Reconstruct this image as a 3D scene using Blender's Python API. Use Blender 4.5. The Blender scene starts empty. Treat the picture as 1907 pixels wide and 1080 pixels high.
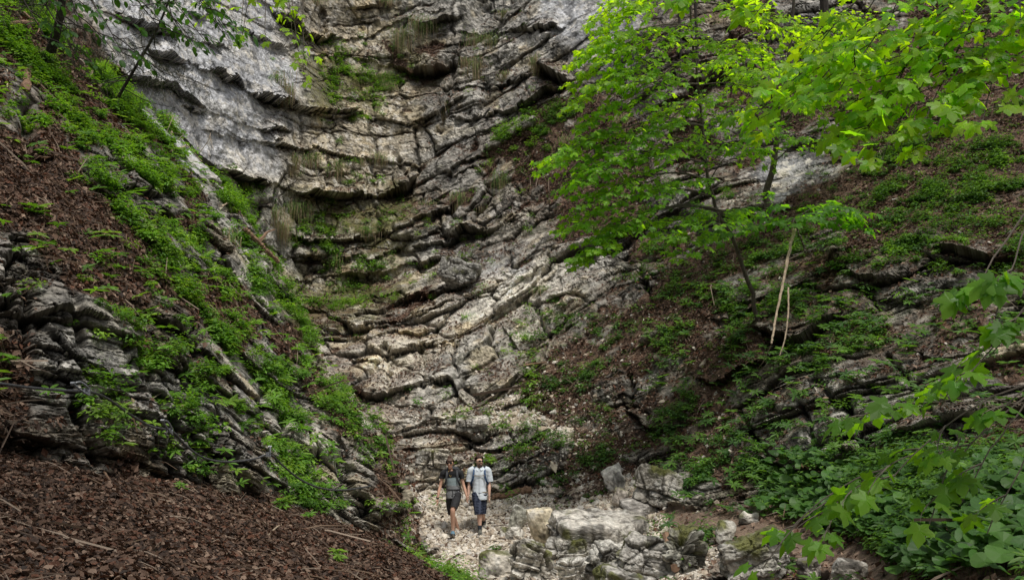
import bpy, math, random
import numpy as np
from mathutils import Vector, Matrix
C = bpy.context.scene
COL = C.collection
rng = np.random.default_rng(7)
random.seed(7)
R = math.radians

# ------------------------------------------------------------ camera, sky, sun, exposure
W, H, FPX, CX, CY = 1907.0, 1080.0, 1854.0, 953.5, 540.0
PITCH = math.atan(260 / FPX)
cam = bpy.data.cameras.new('camera'); cam.lens = 35.0; cam.sensor_width = 36.0
cam.clip_start = 0.05; cam.clip_end = 500
camo = bpy.data.objects.new('camera', cam); COL.objects.link(camo)
camo.location = (0, 0, 0); camo.rotation_euler = (math.pi / 2 + PITCH, 0, 0)
C.camera = camo
SUN_EL, SUN_AZ = R(66), R(152)     # azimuth clockwise from +Y: behind the camera, to its right
w = bpy.data.worlds.new('World'); C.world = w; w.use_nodes = True
nt = w.node_tree; bg = nt.nodes['Background']
sky = nt.nodes.new('ShaderNodeTexSky'); sky.sky_type = 'NISHITA'; sky.sun_disc = False
sky.sun_elevation = SUN_EL; sky.sun_rotation = SUN_AZ; sky.dust_density = 4; sky.air_density = 1.5
hs = nt.nodes.new('ShaderNodeHueSaturation'); hs.inputs['Saturation'].default_value = 0.25
nt.links.new(sky.outputs[0], hs.inputs['Color']); nt.links.new(hs.outputs[0], bg.inputs[0])
bg.inputs[1].default_value = 0.052
sl = bpy.data.lights.new('sun', 'SUN'); sl.energy = 1.5; sl.angle = R(10); sl.color = (1, 0.95, 0.86)
so = bpy.data.objects.new('sun', sl); COL.objects.link(so)
sd = Vector((math.sin(SUN_AZ) * math.cos(SUN_EL), math.cos(SUN_AZ) * math.cos(SUN_EL), math.sin(SUN_EL)))
so.rotation_euler = sd.to_track_quat('Z', 'Y').to_euler(); so.location = (0, 0, 30)
C.view_settings.view_transform = 'Standard'; C.view_settings.look = 'None'
C.view_settings.exposure = 1.0; C.view_settings.gamma = 1
C.cycles.max_bounces = 6; C.cycles.diffuse_bounces = 3; C.cycles.transparent_max_bounces = 8

# ------------------------------------------------------------ small maths
cp, sp_ = math.cos(PITCH), math.sin(PITCH)
def unproj(u, v, D):
    u = np.asarray(u, float); v = np.asarray(v, float); D = np.asarray(D, float)
    a = (u - CX) / FPX; b = (CY - v) / FPX
    return np.stack([a * D, (cp - b * sp_) * D, (sp_ + b * cp) * D], -1)
def proj(P):
    P = np.asarray(P, float)
    f = P[..., 1] * cp + P[..., 2] * sp_
    return CX + FPX * P[..., 0] / f, CY - FPX * (-P[..., 1] * sp_ + P[..., 2] * cp) / f, f
def at(u, v, D): return Vector(unproj(u, v, D).tolist())

_g = np.random.default_rng(11)
_perm = np.concatenate([_g.permutation(256)] * 3).astype(np.int32)
_grad = _g.normal(size=(256, 3)).astype(np.float32); _grad /= np.linalg.norm(_grad, axis=1)[:, None]
_val = _g.random(256).astype(np.float32)
def perlin(P):
    P = np.asarray(P, np.float32); sh = P.shape[:-1]; P = P.reshape(-1, 3)
    I = np.floor(P).astype(np.int32); F = P - I; I &= 255
    U = F * F * F * (F * (F * 6 - 15) + 10)
    out = np.zeros(len(P), np.float32)
    for dx in (0, 1):
        wx = U[:, 0] if dx else 1 - U[:, 0]
        px = _perm[I[:, 0] + dx]
        for dy in (0, 1):
            wy = U[:, 1] if dy else 1 - U[:, 1]
            py = _perm[px + I[:, 1] + dy]
            for dz in (0, 1):
                wz = U[:, 2] if dz else 1 - U[:, 2]
                g = _grad[_perm[py + I[:, 2] + dz]]
                d = g[:, 0] * (F[:, 0] - dx) + g[:, 1] * (F[:, 1] - dy) + g[:, 2] * (F[:, 2] - dz)
                out += wx * wy * wz * d
    return (out * 1.5).reshape(sh)
def fbm(P, oct=4, lac=2.1, gain=0.5):
    a, s, P = 1.0, 0.0, np.asarray(P, np.float32)
    for i in range(oct):
        s = s + a * perlin(P + 17.3 * i); a *= gain; P = P * lac
    return s
def sstep(a, b, x):
    t = np.clip((x - a) / (b - a), 0, 1); return t * t * (3 - 2 * t)
def hash2(i, j, k=0):
    return _val[_perm[_perm[(i & 255)] + (j & 255)] + k & 255]
def voronoi(x, y, jit=0.9, p=1):
    """2-D cells: nearest distance gap (0 on a crack) and a random value per cell"""
    x = np.asarray(x, np.float32); y = np.asarray(y, np.float32)
    ix = np.floor(x).astype(np.int32); iy = np.floor(y).astype(np.int32)
    f1 = np.full(x.shape, 9, np.float32); f2 = f1.copy(); cid = np.zeros(x.shape, np.float32); tilt = np.zeros(x.shape, np.float32)
    for dx in (-1, 0, 1):
        for dy in (-1, 0, 1):
            cx = ix + dx; cy = iy + dy
            ox = cx + 0.5 + (hash2(cx, cy, 1) - 0.5) * jit; oy = cy + 0.5 + (hash2(cx, cy, 2) - 0.5) * jit
            ax = np.abs(x - ox); ay = np.abs(y - oy)
            d = np.maximum(ax, ay) + 0.35 * np.minimum(ax, ay)
            h = hash2(cx, cy, 3)
            tl = (x - ox) * (hash2(cx, cy, 4) - .5) + (y - oy) * (hash2(cx, cy, 5) - .5)
            near = d < f1
            f2 = np.where(near, f1, np.minimum(f2, d))
            cid = np.where(near, h, cid); tilt = np.where(near, tl, tilt); f1 = np.where(near, d, f1)
    return f2 - f1, cid, tilt
def rbf(pts, vals, q, lam=1e-3):
    pts = np.asarray(pts, float); vals = np.asarray(vals, float)
    n = len(pts)
    def phi(d): return d
    A = np.zeros((n + 3, n + 3)); d = np.linalg.norm(pts[:, None] - pts[None], axis=-1)
    A[:n, :n] = phi(d) - lam * np.eye(n); A[:n, n] = 1; A[:n, n + 1:] = pts; A[n, :n] = 1; A[n + 1:, :n] = pts.T
    s = np.linalg.solve(A, np.concatenate([vals, np.zeros(3)]))
    sh = q.shape[:-1]; q = q.reshape(-1, 2); out = s[n] + q @ s[n + 1:]
    for i in range(n): out = out + s[i] * phi(np.hypot(q[:, 0] - pts[i, 0], q[:, 1] - pts[i, 1]))
    return out.reshape(sh)
def blur(a, k, it=2):
    for _ in range(it):
        for ax in (0, 1):
            pad = [(0, 0)] * a.ndim; pad[ax] = (k + 1, k)
            c = np.cumsum(np.pad(a, pad, mode='edge'), axis=ax)
            n = a.shape[ax]
            sl1 = [slice(None)] * a.ndim; sl2 = [slice(None)] * a.ndim
            sl1[ax] = slice(2 * k + 1, 2 * k + 1 + n); sl2[ax] = slice(0, n)
            a = (c[tuple(sl1)] - c[tuple(sl2)]) / (2 * k + 1)
    return a
def field(pts, u, v, step=20):
    """scattered control values -> smooth field over image-direction coordinates"""
    gu = np.arange(-700, 2620, step); gv = np.arange(-520, 1640, step)
    G = rbf([(p[0], p[1]) for p in pts], [p[2] for p in pts], np.stack(np.meshgrid(gu, gv), -1), 5.0)
    G = blur(G, 2, 2)
    return bil(G, (u - gu[0]) / step, (v - gv[0]) / step)
def bil(G, x, y):
    x = np.clip(x, 0, G.shape[1] - 1.001); y = np.clip(y, 0, G.shape[0] - 1.001)
    i = x.astype(int); j = y.astype(int); fx = (x - i); fy = (y - j)
    if G.ndim == 3: fx = fx[..., None]; fy = fy[..., None]
    return (G[j, i] * (1 - fx) + G[j, i + 1] * fx) * (1 - fy) + (G[j + 1, i] * (1 - fx) + G[j + 1, i + 1] * fx) * fy

# ------------------------------------------------------------ mesh helpers
def mesh(name, V, faces, mat, cols=None, smooth=False, parent=None, label=None, cat=None, group=None, kind=None, loc=None):
    V = np.asarray(V, np.float32).reshape(-1, 3)
    if loc is not None: V = V - np.asarray(loc, np.float32)
    if isinstance(faces, np.ndarray): faces = [faces]
    faces = [np.asarray(f, np.int32) for f in faces if len(f)]
    me = bpy.data.meshes.new(name)
    me.vertices.add(len(V)); me.vertices.foreach_set('co', V.ravel())
    nl = sum(f.size for f in faces); nf = sum(len(f) for f in faces)
    me.loops.add(nl); me.polygons.add(nf)
    me.loops.foreach_set('vertex_index', np.concatenate([f.ravel() for f in faces]))
    tot = np.concatenate([np.full(len(f), f.shape[1], np.int32) for f in faces])
    st = np.concatenate([[0], np.cumsum(tot)[:-1]]).astype(np.int32)
    me.polygons.foreach_set('loop_start', st)
    me.polygons.foreach_set('use_smooth', np.full(nf, bool(smooth)))
    if cols is not None:
        c = np.ones((len(V), 4), np.float32); c[:, :3] = np.asarray(cols).reshape(-1, 3)
        ca = me.color_attributes.new('Col', 'FLOAT_COLOR', 'POINT'); ca.data.foreach_set('color', c.ravel())
    me.update(calc_edges=True)
    me.materials.append(mat)
    o = bpy.data.objects.new(name, me); COL.objects.link(o)
    if parent is not None: o.parent = parent
    if loc is not None: o.location = tuple(float(x) for x in loc)
    tag(o, label, cat, group, kind)
    return o
def tag(o, label=None, cat=None, group=None, kind=None):
    if label: o['label'] = label
    if cat: o['category'] = cat
    if group: o['group'] = group
    if kind: o['kind'] = kind
    return o
def thing(name, loc, label, cat, group=None):
    o = bpy.data.objects.new(name, None); COL.objects.link(o); o.location = loc; o.empty_display_size = .2
    return tag(o, label, cat, group)
def gridfaces(r, c, m=None):
    i = np.arange(r * c).reshape(r, c)
    f = np.stack([i[:-1, :-1], i[1:, :-1], i[1:, 1:], i[:-1, 1:]], -1)
    if m is not None: return f[m]
    return f.reshape(-1, 4)
def gridnormals(P):
    a = np.gradient(P, axis=1); b = np.gradient(P, axis=0)
    n = np.cross(b, a); n /= (np.linalg.norm(n, axis=-1, keepdims=True) + 1e-9)
    s = np.sign(-(n * P).sum(-1, keepdims=True))     # towards the open side
    return n * np.where(s == 0, 1, s)
def inst(T, F, pos, X, Y, Z, sc):
    """many copies of a template (k,3) as one vertex/face block; X,Y,Z frames (n,3)"""
    sc = np.asarray(sc)
    if sc.ndim == 1: sc = sc[:, None]
    t = T[None, :, :] * (sc[:, None, :] if sc.shape[1] == 3 else sc[:, :, None])
    V = pos[:, None, :] + t[..., 0:1] * X[:, None, :] + t[..., 1:2] * Y[:, None, :] + t[..., 2:3] * Z[:, None, :]
    n, k = len(pos), len(T)
    Fa = F[None] + (np.arange(n) * k)[:, None, None]
    return V.reshape(-1, 3), Fa.reshape(-1, F.shape[1])
def norm(a): return a / (np.linalg.norm(a, axis=-1, keepdims=True) + 1e-9)
def frames(Z, yhint):
    Z = norm(Z); X = norm(np.cross(yhint, Z)); Y = np.cross(Z, X); return X, Y, Z
def rvec(n): return norm(rng.normal(size=(n, 3)))
def tube(pts, rad, sides=6, cap=True):
    pts = np.asarray(pts, float); n = len(pts)
    rad = np.broadcast_to(np.asarray(rad, float), (n,))
    T = norm(np.gradient(pts, axis=0)); ref = np.array([0.31, 0.12, 0.94])
    if abs(T.mean(0) @ ref) > .9 * np.linalg.norm(T.mean(0)): ref = np.array([1., .1, 0])
    X = norm(np.cross(T, ref)); Y = np.cross(T, X)
    a = np.linspace(0, 2 * np.pi, sides, endpoint=False)
    V = pts[:, None] + rad[:, None, None] * (np.cos(a)[None, :, None] * X[:, None] + np.sin(a)[None, :, None] * Y[:, None])
    V = V.reshape(-1, 3); F = []
    i = np.arange(n - 1)[:, None] * sides; j = np.arange(sides)[None]
    F = np.stack([i + j, i + (j + 1) % sides, i + sides + (j + 1) % sides, i + sides + j], -1).reshape(-1, 4)
    if cap:
        V = np.vstack([V, pts[:1], pts[-1:]]); k = n * sides
        c0 = np.stack([np.full(sides, k), (np.arange(sides) + 1) % sides, np.arange(sides), np.full(sides, k)], -1)
        c1 = np.stack([np.full(sides, k + 1), (n - 1) * sides + np.arange(sides), (n - 1) * sides + (np.arange(sides) + 1) % sides, np.full(sides, k + 1)], -1)
        return V, [F, np.vstack([c0, c1])[:, :3]]
    return V, [F, np.zeros((0, 3), int)]
class Geo:
    def __init__(s): s.V = []; s.F = {3: [], 4: []}; s.C = []; s.n = 0
    def add(s, V, F, col=None):
        if isinstance(F, np.ndarray): F = [F]
        V = np.asarray(V, float).reshape(-1, 3)
        for f in F:
            if len(f): s.F[f.shape[1]].append(np.asarray(f) + s.n)
        s.V.append(V); s.n += len(V)
        if col is not None: s.C.append(np.broadcast_to(np.asarray(col, float), (len(V), 3)))
    def build(s, name, mat, **k):
        V = np.vstack(s.V); fs = [np.vstack(s.F[q]) for q in (3, 4) if s.F[q]]
        return mesh(name, V, fs, mat, cols=np.vstack(s.C) if s.C else None, **k)
def catmull(pts, n):
    p = np.asarray(pts, float); p = np.vstack([2 * p[0] - p[1], p, 2 * p[-1] - p[-2]])
    t = np.linspace(0, len(p) - 3 - 1e-6, n); i = t.astype(int); f = (t - i)[:, None]
    a, b, c, d = p[i], p[i + 1], p[i + 2], p[i + 3]
    return .5 * (2 * b + (c - a) * f + (2 * a - 5 * b + 4 * c - d) * f * f + (3 * b - a - 3 * c + d) * f ** 3)

# ------------------------------------------------------------ materials
def newmat(name):
    m = bpy.data.materials.new(name); m.use_nodes = True
    t = m.node_tree; return m, t, t.nodes['Principled BSDF']
def nd(t, kind, **k):
    n = t.nodes.new(kind)
    for a, b in k.items(): setattr(n, a, b)
    return n
def rockmat(name, fine=9.0, bump=0.6, dist=0.03, lo=0.62, hi=1.3):
    """vertex tint times procedural grain, pitted bump; base colour only"""
    m, t, b = newmat(name); L = t.links
    ca = nd(t, 'ShaderNodeVertexColor', layer_name='Col'); g = nd(t, 'ShaderNodeNewGeometry')
    n1 = nd(t, 'ShaderNodeTexNoise'); n1.inputs['Scale'].default_value = fine; n1.inputs['Detail'].default_value = 8; n1.inputs['Roughness'].default_value = .72
    n2 = nd(t, 'ShaderNodeTexNoise'); n2.inputs['Scale'].default_value = fine * 4.1; n2.inputs['Detail'].default_value = 6; n2.inputs['Roughness'].default_value = .7
    for n in (n1, n2): L.new(g.outputs['Position'], n.inputs['Vector'])
    r = nd(t, 'ShaderNodeMapRange'); r.inputs[1].default_value = .32; r.inputs[2].default_value = .68; r.inputs[3].default_value = lo; r.inputs[4].default_value = hi
    L.new(n1.outputs[0], r.inputs[0])
    mx = nd(t, 'ShaderNodeVectorMath', operation='SCALE'); L.new(ca.outputs[0], mx.inputs[0]); L.new(r.outputs[0], mx.inputs[3])
    L.new(mx.outputs[0], b.inputs['Base Color'])
    ad = nd(t, 'ShaderNodeMath', operation='ADD'); L.new(n1.outputs[0], ad.inputs[0]); L.new(n2.outputs[0], ad.inputs[1])
    bp = nd(t, 'ShaderNodeBump'); bp.inputs['Strength'].default_value = bump; bp.inputs['Distance'].default_value = dist
    L.new(ad.outputs[0], bp.inputs['Height']); L.new(bp.outputs[0], b.inputs['Normal'])
    b.inputs['Roughness'].default_value = .88; b.inputs['Specular IOR Level'].default_value = .25
    return m
def leafmat(name, trans=.4, rough=.5, warm=(1.15, 1.15, .55), spec=.3):
    m, t, b = newmat(name); L = t.links
    ca = nd(t, 'ShaderNodeVertexColor', layer_name='Col'); L.new(ca.outputs[0], b.inputs['Base Color'])
    b.inputs['Roughness'].default_value = rough; b.inputs['Specular IOR Level'].default_value = spec
    tr = nd(t, 'ShaderNodeBsdfTranslucent'); mm = nd(t, 'ShaderNodeVectorMath', operation='MULTIPLY')
    L.new(ca.outputs[0], mm.inputs[0]); mm.inputs[1].default_value = warm; L.new(mm.outputs[0], tr.inputs[0])
    mx = nd(t, 'ShaderNodeMixShader'); mx.inputs[0].default_value = trans
    L.new(b.outputs[0], mx.inputs[1]); L.new(tr.outputs[0], mx.inputs[2]); L.new(mx.outputs[0], t.nodes['Material Output'].inputs[0])
    return m
def plain(name, col, rough=.8, metal=0, noise=None):
    m, t, b = newmat(name)
    b.inputs['Base Color'].default_value = (*col, 1); b.inputs['Roughness'].default_value = rough; b.inputs['Metallic'].default_value = metal
    if noise:
        L = t.links; g = nd(t, 'ShaderNodeTexCoord'); n1 = nd(t, 'ShaderNodeTexNoise'); n1.inputs['Scale'].default_value = noise; n1.inputs['Detail'].default_value = 6
        L.new(g.outputs['Object'], n1.inputs['Vector'])
        r = nd(t, 'ShaderNodeMapRange'); r.inputs[1].default_value = .3; r.inputs[2].default_value = .7; r.inputs[3].default_value = .6; r.inputs[4].default_value = 1.35
        L.new(n1.outputs[0], r.inputs[0]); mx = nd(t, 'ShaderNodeVectorMath', operation='SCALE'); mx.inputs[0].default_value = col
        L.new(r.outputs[0], mx.inputs[3]); L.new(mx.outputs[0], b.inputs['Base Color'])
        bp = nd(t, 'ShaderNodeBump'); bp.inputs['Strength'].default_value = .4; bp.inputs['Distance'].default_value = .01
        L.new(n1.outputs[0], bp.inputs['Height']); L.new(bp.outputs[0], b.inputs['Normal'])
    return m
M = dict(
    rock=rockmat('limestone', 7, .8, .05), near=rockmat('near_limestone', 16, .8, .02, .6, 1.35),
    soil=rockmat('forest_soil', 30, .8, .012, .55, 1.4),
    leaf=leafmat('green_leaf', .45, .5, (1.6, 1.6, .5)), bright=leafmat('maple_leaf', .66, .42, (2.5, 2.45, .28)),
    litter=leafmat('dead_leaf', .12, .7, (1.2, 1, .8), .2), grass=leafmat('grass_blade', .3, .6),
    bark=plain('bark', (.085, .07, .055), .9, noise=9), darkbark=plain('dark_bark', (.035, .028, .022), .9, noise=12),
    pale=plain('bleached_wood', (.36, .28, .2), .8, noise=14), brownwood=plain('brown_wood', (.2, .12, .075), .85, noise=12),
)

# ------------------------------------------------------------ what the slopes are made of (40 px cells seen from the camera)
MAT = '''
lll..........gttttggggggg.....ddddddggggllllllll
llll.........gttttmggggggg....ddddddggggllllllll
llll..........ttttmmdddgggg..ddddddddddlllllllll
lllll.........mmmmdddgggggdgggddddddddllllllllll
llllll.......gmmmttddgggggdddddddlllllllllllllll
llllll........tttttgggggglllldddddddllllllllllll
lllllll......ttttttdggggllldddllllldddddllllllll
llllllll.....ttttttggglllddddddlllll...llldlllll
lllllllll.wwwttttttddggggllllldgggg....lllllllll
llllllllllgggmmmmmmdddddddlllldggggg..llllllllll
llllllllllwgggwmmmmggggggdlldddgggglllllllllllll
lllllllllllggggttmmgggdddggggdlldllllldlllldddll
llllllllllwwwmttttttt...wwwwggglllllllddddlggggl
llllllllllllwmmmmmmtddwwwwwggglllllllddddggglldd
ddllllllllllltmmmmllwwwwwwglllllldddllddggglldww
dddddlllllllllmmwwwwwwwwwddllllllldddddddlllwwww
dddddddddlllllwwwwwwgggggllllldlldddddlldddddwww
dddddgggggdddlllwwwwggggglllllllllldddggggggglll
lllldggggggggllllttgggggllllddllllldggggggwwwggg
ddddggggggggwwwllwwwwwgssllllddddllgggggwwwgggll
dddddgggggggwwwggltwwwgggslllllllllggggggggglll
lldddddddggggwwwwglwwwgggglllgglllldgggggdllllll
llllllggggggggggggllwwggggllllggggglllllllllllll
lllllllllllllgggggggssssssssssggglllllllllllllll
lllllllllllllllgggsssssssssssssgllllllllllllllll
llllllllllllllllllggssssssssssssglllllllllllllll
lllllllllllllllllllssssssssssssssglllgggllllllll
'''.split()
VEG = '''
631000000000011000000000000000000000000000000001
773000000000022110000000100000000000000000000001
666400000000112332210010000000000000000001111111
566640000000212443310110000000001111111121112111
356776000000001453100110100111111111111112121112
235667700000000451000000344111222211111232232233
145676653000000110000004430111222111122223444332
034566775300002110000013100111222111111234445544
124655777641002222101122100112221100011344545444
112356776656521110101111110112222211011345544444
201345677764466332112110111122223322222235545555
111134566776212431011211100112222334433333444555
120123346776413432122321010122234445444333344444
212333335677114454221110111123344555432333333323
121334334678711332001100123333344443333443232233
112233466788810010010010344443333222344454221112
221134467678770010001011223443332344455322211112
121244234567774000010010334433333334444333234433
321243243666674010111123444444333333433222343333
222344245556788100011112343443433333332222233333
111233543445678100001112334333333333343332344455
110011345544568811000122334433334555333344555565
100000113444358711111111233323334445566777766777
000000000122245730111011110101223335677788888888
000000000011211450000000010111323233457777888888
000000000000000233120010001001321112345677888888
000000000000000013341110000002321233323477888888
'''.split()
LET = '.gwtdlsm'
MATI = np.array([[LET.index(c) for c in (r + r[-1] * 48)[:48]] for r in MAT if r])
VEGF = np.array([[float(c) for c in (r + r[-1] * 48)[:48]] for r in VEG if r]) / 9
for r_, c_, n_, k_ in [(5,0,2,1),(6,3,2,1),(7,4,3,1),(8,4,4,1),(9,6,2,1),(9,9,1,1),(10,7,1,4),(10,8,3,1),(11,0,2,1),(11,8,3,1),(12,0,4,4),(12,9,2,1),(13,0,5,4),(13,11,1,2),(13,12,1,1),
        (14,0,1,4),(14,1,4,1),(14,5,3,4),(14,11,2,1),(15,0,2,4),(15,2,5,1),(15,7,3,4),(16,0,1,4),(16,1,6,1),(16,8,4,1),(17,0,1,4),(17,1,8,1),(17,9,5,1),(18,1,1,1),(18,2,1,4),(18,3,11,1)]:
    MATI[r_, c_:c_ + n_] = k_
assert MATI.shape == (27, 48) and VEGF.shape == (27, 48), (MATI.shape, VEGF.shape)
#            slab        grey        white       tan          dark         litter       scree        moss
COLS = np.array([(.49, .50, .53), (.285, .275, .255), (.64, .60, .53), (.42, .37, .285), (.17, .15, .125), (.105, .068, .047), (.52, .45, .38), (.20, .185, .10)])
ROCKY = np.array([1, 1, 1, 1, .66, .22, .0, .9]); AMPL = np.array([.35, 1, .9, .75, 1.05, .3, .06, .85])
def maps(u, v, P):
    wx = 45 * fbm(P * 0.55, 3); wy = 45 * fbm(P * 0.55 + 40, 3)
    x = (u + wx) / 40 - .5; y = (v + wy) / 40 - .5
    out = []
    for tab in (COLS, ROCKY, AMPL):
        T0 = tab[MATI]; out.append(.5 * bil(T0, x, y) + .5 * bil(blur(T0, 1, 1), x, y) if tab is not ROCKY else bil(T0, x, y))
    out.append(bil(VEGF, (u + wx * .4) / 40 - .5, (v + wy * .4) / 40 - .5))
    sc = bil((MATI == 6).astype(float), x, y); mo = bil((MATI == 7).astype(float), x, y); sb = bil(blur((MATI == 0).astype(float), 1, 1), x, y)
    return out + [sc, mo, sb]
# ------------------------------------------------------------ terrain control data (u, v, distance)
BOWL = [(850,1000,21),(760,1000,20),(890,960,21.6),(850,1060,18.5),(1000,1000,20),(1000,940,22),(1100,940,21.8),(1200,965,20),(1300,985,17.5),(1400,1000,15.6),(1500,1020,14),(1600,1060,12.3),
 (950,1090,15.5),(1100,1100,15),(1300,1100,12.5),(1500,1120,10.8),(1907,1080,7.4),(1907,1200,5.6),(1500,1300,7),(1000,1300,9),(600,1300,10),(200,1300,10),(2300,1300,5),(-400,1300,10),
 (1907,980,8.8),(1907,900,10.4),(1750,940,11.2),(1750,860,13.4),(1600,920,14.5),(1600,800,17),(1450,900,18),(1500,700,20),(1700,700,17.8),(1907,760,13.6),(1907,640,16.5),(1907,400,22),(1907,200,27),(1907,0,32),
 (2300,900,8),(2300,500,16),(2300,0,28),(2300,-300,34),(1750,550,19.8),(1700,400,24),(1700,200,29.5),(1700,0,35),(1500,800,18.6),(1400,640,22.3),(1400,500,25.5),(1550,330,28.5),(1500,150,33),(1500,0,37),(1500,-300,42),
 (1200,900,21.2),(1200,800,22.8),(1200,650,26),(1150,500,30.5),(1250,350,33),(1100,300,37),(1100,100,41),(1100,0,42.5),(1250,0,41),(1100,-300,46),
 (950,920,22.8),(950,880,23.4),(950,800,25),(950,700,27.8),(950,600,31),(900,500,35.5),(950,400,38),(900,300,41),(900,200,43),(900,0,46),(900,-300,50),
 (800,900,23.2),(770,850,24.4),(700,700,30),(650,600,35),(570,570,37.5),(560,500,39),(650,520,39.5),(760,480,39),(650,380,40.3),(650,300,42),(720,150,45),(650,60,44.5),(650,-50,46),(650,-300,49),
 (500,300,37.5),(520,420,37.8),(400,200,34),(300,100,31),(150,0,28),(100,-300,30),(0,200,24),(-400,0,22),(300,500,33),(400,800,28),(100,800,24),(-400,800,22),(600,1000,20),(200,1080,16),(500,700,31)]
ISO = [(0,[(740,930),(900,880),(1000,830),(1200,750),(1500,640),(1907,540)]),
 (2.2,[(600,770),(740,800),(860,770),(980,680),(1100,600),(1250,520),(1500,430),(1907,330)]),
 (5,[(400,560),(560,600),(700,600),(850,560),(1000,470),(1150,380),(1400,280),(1907,180)]),
 (7.3,[(400,500),(520,515),(650,518),(760,492),(860,430),(1000,340),(1150,260),(1500,150),(1907,20)]),
 (10,[(200,190),(330,300),(450,345),(580,365),(720,370),(800,330),(950,260),(1060,180),(1200,100),(1500,-20)]),
 (13,[(150,60),(300,110),(430,150),(560,215),(700,235),(780,230),(870,190),(1000,130),(1100,60)]),
 (17,[(300,0),(440,60),(560,100),(700,120),(800,130),(900,90),(1050,0)]),
 (20,[(420,-50),(560,20),(700,50),(850,10),(950,-60)]),
 (-3,[(700,1060),(850,1020),(1200,930),(1600,820),(1907,720)]),(-6,[(900,1200),(1400,1080),(1907,930)]),(24,[(0,-300),(500,-200),(900,-250),(1300,-400)]),(13,[(-300,-200)]),(0,[(0,900)]),(-6,[(300,1300)]),(22,[(2300,-400)])]
LEDGE = [  # (overhang m, width above px, recess width below px, line): beds whose lower edge is undercut
 (1.3,30,15,[(255,190),(320,245),(370,290),(420,318),(470,335),(520,350),(580,362),(650,368),(720,362),(755,345),(778,325)]),
 (1.0,30,14,[(280,95),(350,115),(430,145),(465,175),(525,188),(565,205),(620,208),(670,204)]),
 (.9,24,13,[(350,20),(430,50),(480,65),(530,85),(556,78)]),
 (.8,20,13,[(200,120),(260,150),(330,165),(400,215)]),(.7,20,12,[(180,10),(260,45),(340,70),(430,95)]),(.6,18,12,[(380,240),(450,262),(520,262)]),(.5,16,10,[(340,195),(400,215),(470,235),(540,245)]),
 (.5,16,14,[(415,245),(450,258),(500,268),(550,275),(620,288),(690,300),(745,306),(790,312)]),
 (1.3,30,20,[(470,-5),(520,30),(560,52),(600,66),(640,70),(690,66),(740,46),(800,48),(860,30)]),
 (.8,14,10,[(585,102),(650,105),(705,113)]),
 (1.1,34,22,[(690,112),(740,126),(790,136),(830,128),(846,104)]),
 (.7,16,14,[(560,212),(620,216),(670,212),(720,225),(765,231),(805,222),(835,203),(880,185)]),
 (.7,24,12,[(838,228),(880,222),(920,214),(965,202),(1020,170),(1060,150)]),
 (.7,14,12,[(845,170),(880,162),(930,158),(990,140)]),
 (1.3,20,18,[(990,112),(1020,132),(1058,152)]),
 (.5,14,8,[(640,20),(700,12),(760,25),(830,28)]),
 (.6,16,8,[(860,62),(920,58),(980,50),(1050,52)]),
 (.7,14,10,[(520,436),(600,452),(660,450),(710,442),(765,425),(830,392),(865,368)]),
 (.8,16,10,[(540,478),(620,488),(720,477),(770,462),(830,450),(862,424),(920,432),(962,402)]),
 (1.3,18,17,[(505,512),(560,521),(640,513),(700,508),(760,492),(825,478)]),
 (.5,12,8,[(800,385),(850,352),(900,345),(960,318),(1010,300)]),
 (.5,10,8,[(830,330),(870,300),(920,290),(970,270),(1000,255)]),
 (.6,12,8,[(545,566),(600,583),(650,588),(705,585),(750,560),(820,548),(870,528)]),
 (.3,9,6,[(560,608),(640,622),(700,611),(780,590),(850,566),(930,545)]),
 (.4,9,7,[(590,640),(640,638),(690,633),(740,619),(790,622),(830,599),(862,572)]),
 (.35,9,6,[(640,668),(700,673),(760,652),(800,640),(870,625),(930,600)]),
 (.65,16,9,[(655,726),(695,741),(722,735),(785,720),(838,708),(856,740),(882,757),(922,741),(966,700)]),
 (.4,10,6,[(740,806),(790,790),(840,776),(900,762),(960,750),(992,735)]),
 (.35,9,6,[(750,836),(805,830),(860,820),(900,838),(960,828)]),
 (.3,8,6,[(775,872),(830,874),(870,858)]),
 (.6,8,7,[(860,898),(905,905),(935,917),(962,908),(992,892)]),
 (.3,6,4,[(880,880),(920,885),(960,870),(1000,856)]),
 (.5,14,8,[(930,592),(956,636),(986,650),(1018,622),(1060,590),(1110,560)]),
 (.5,14,8,[(1060,500),(1120,470),(1200,430),(1280,420)]),
 (.7,18,12,[(1330,402),(1380,402),(1430,398),(1480,385)]),
 (.6,14,10,[(1550,486),(1600,520),(1640,522)]),
 (.7,14,10,[(1637,552),(1697,560),(1767,545),(1830,520)]),
 (.7,16,12,[(1740,470),(1810,482),(1860,492),(1907,470)]),
 (.9,18,12,[(1400,610),(1457,636),(1492,642),(1527,616),(1567,584)]),
 (.6,12,10,[(1290,575),(1340,590),(1400,570),(1450,560)]),
 (.5,12,9,[(1290,700),(1340,712),(1380,690),(1440,668)]),
 (.6,14,10,[(1400,845),(1450,868),(1510,882),(1560,890)]),
 (.5,12,8,[(1560,700),(1620,720),(1680,712)]),
 (.5,10,9,[(1160,760),(1200,790),(1230,800)]),
 (.5,12,9,[(1560,840),(1620,860),(1680,872)]),
 (.4,10,8,[(1700,660),(1770,670),(1840,655),(1907,640)]),
]
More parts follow.
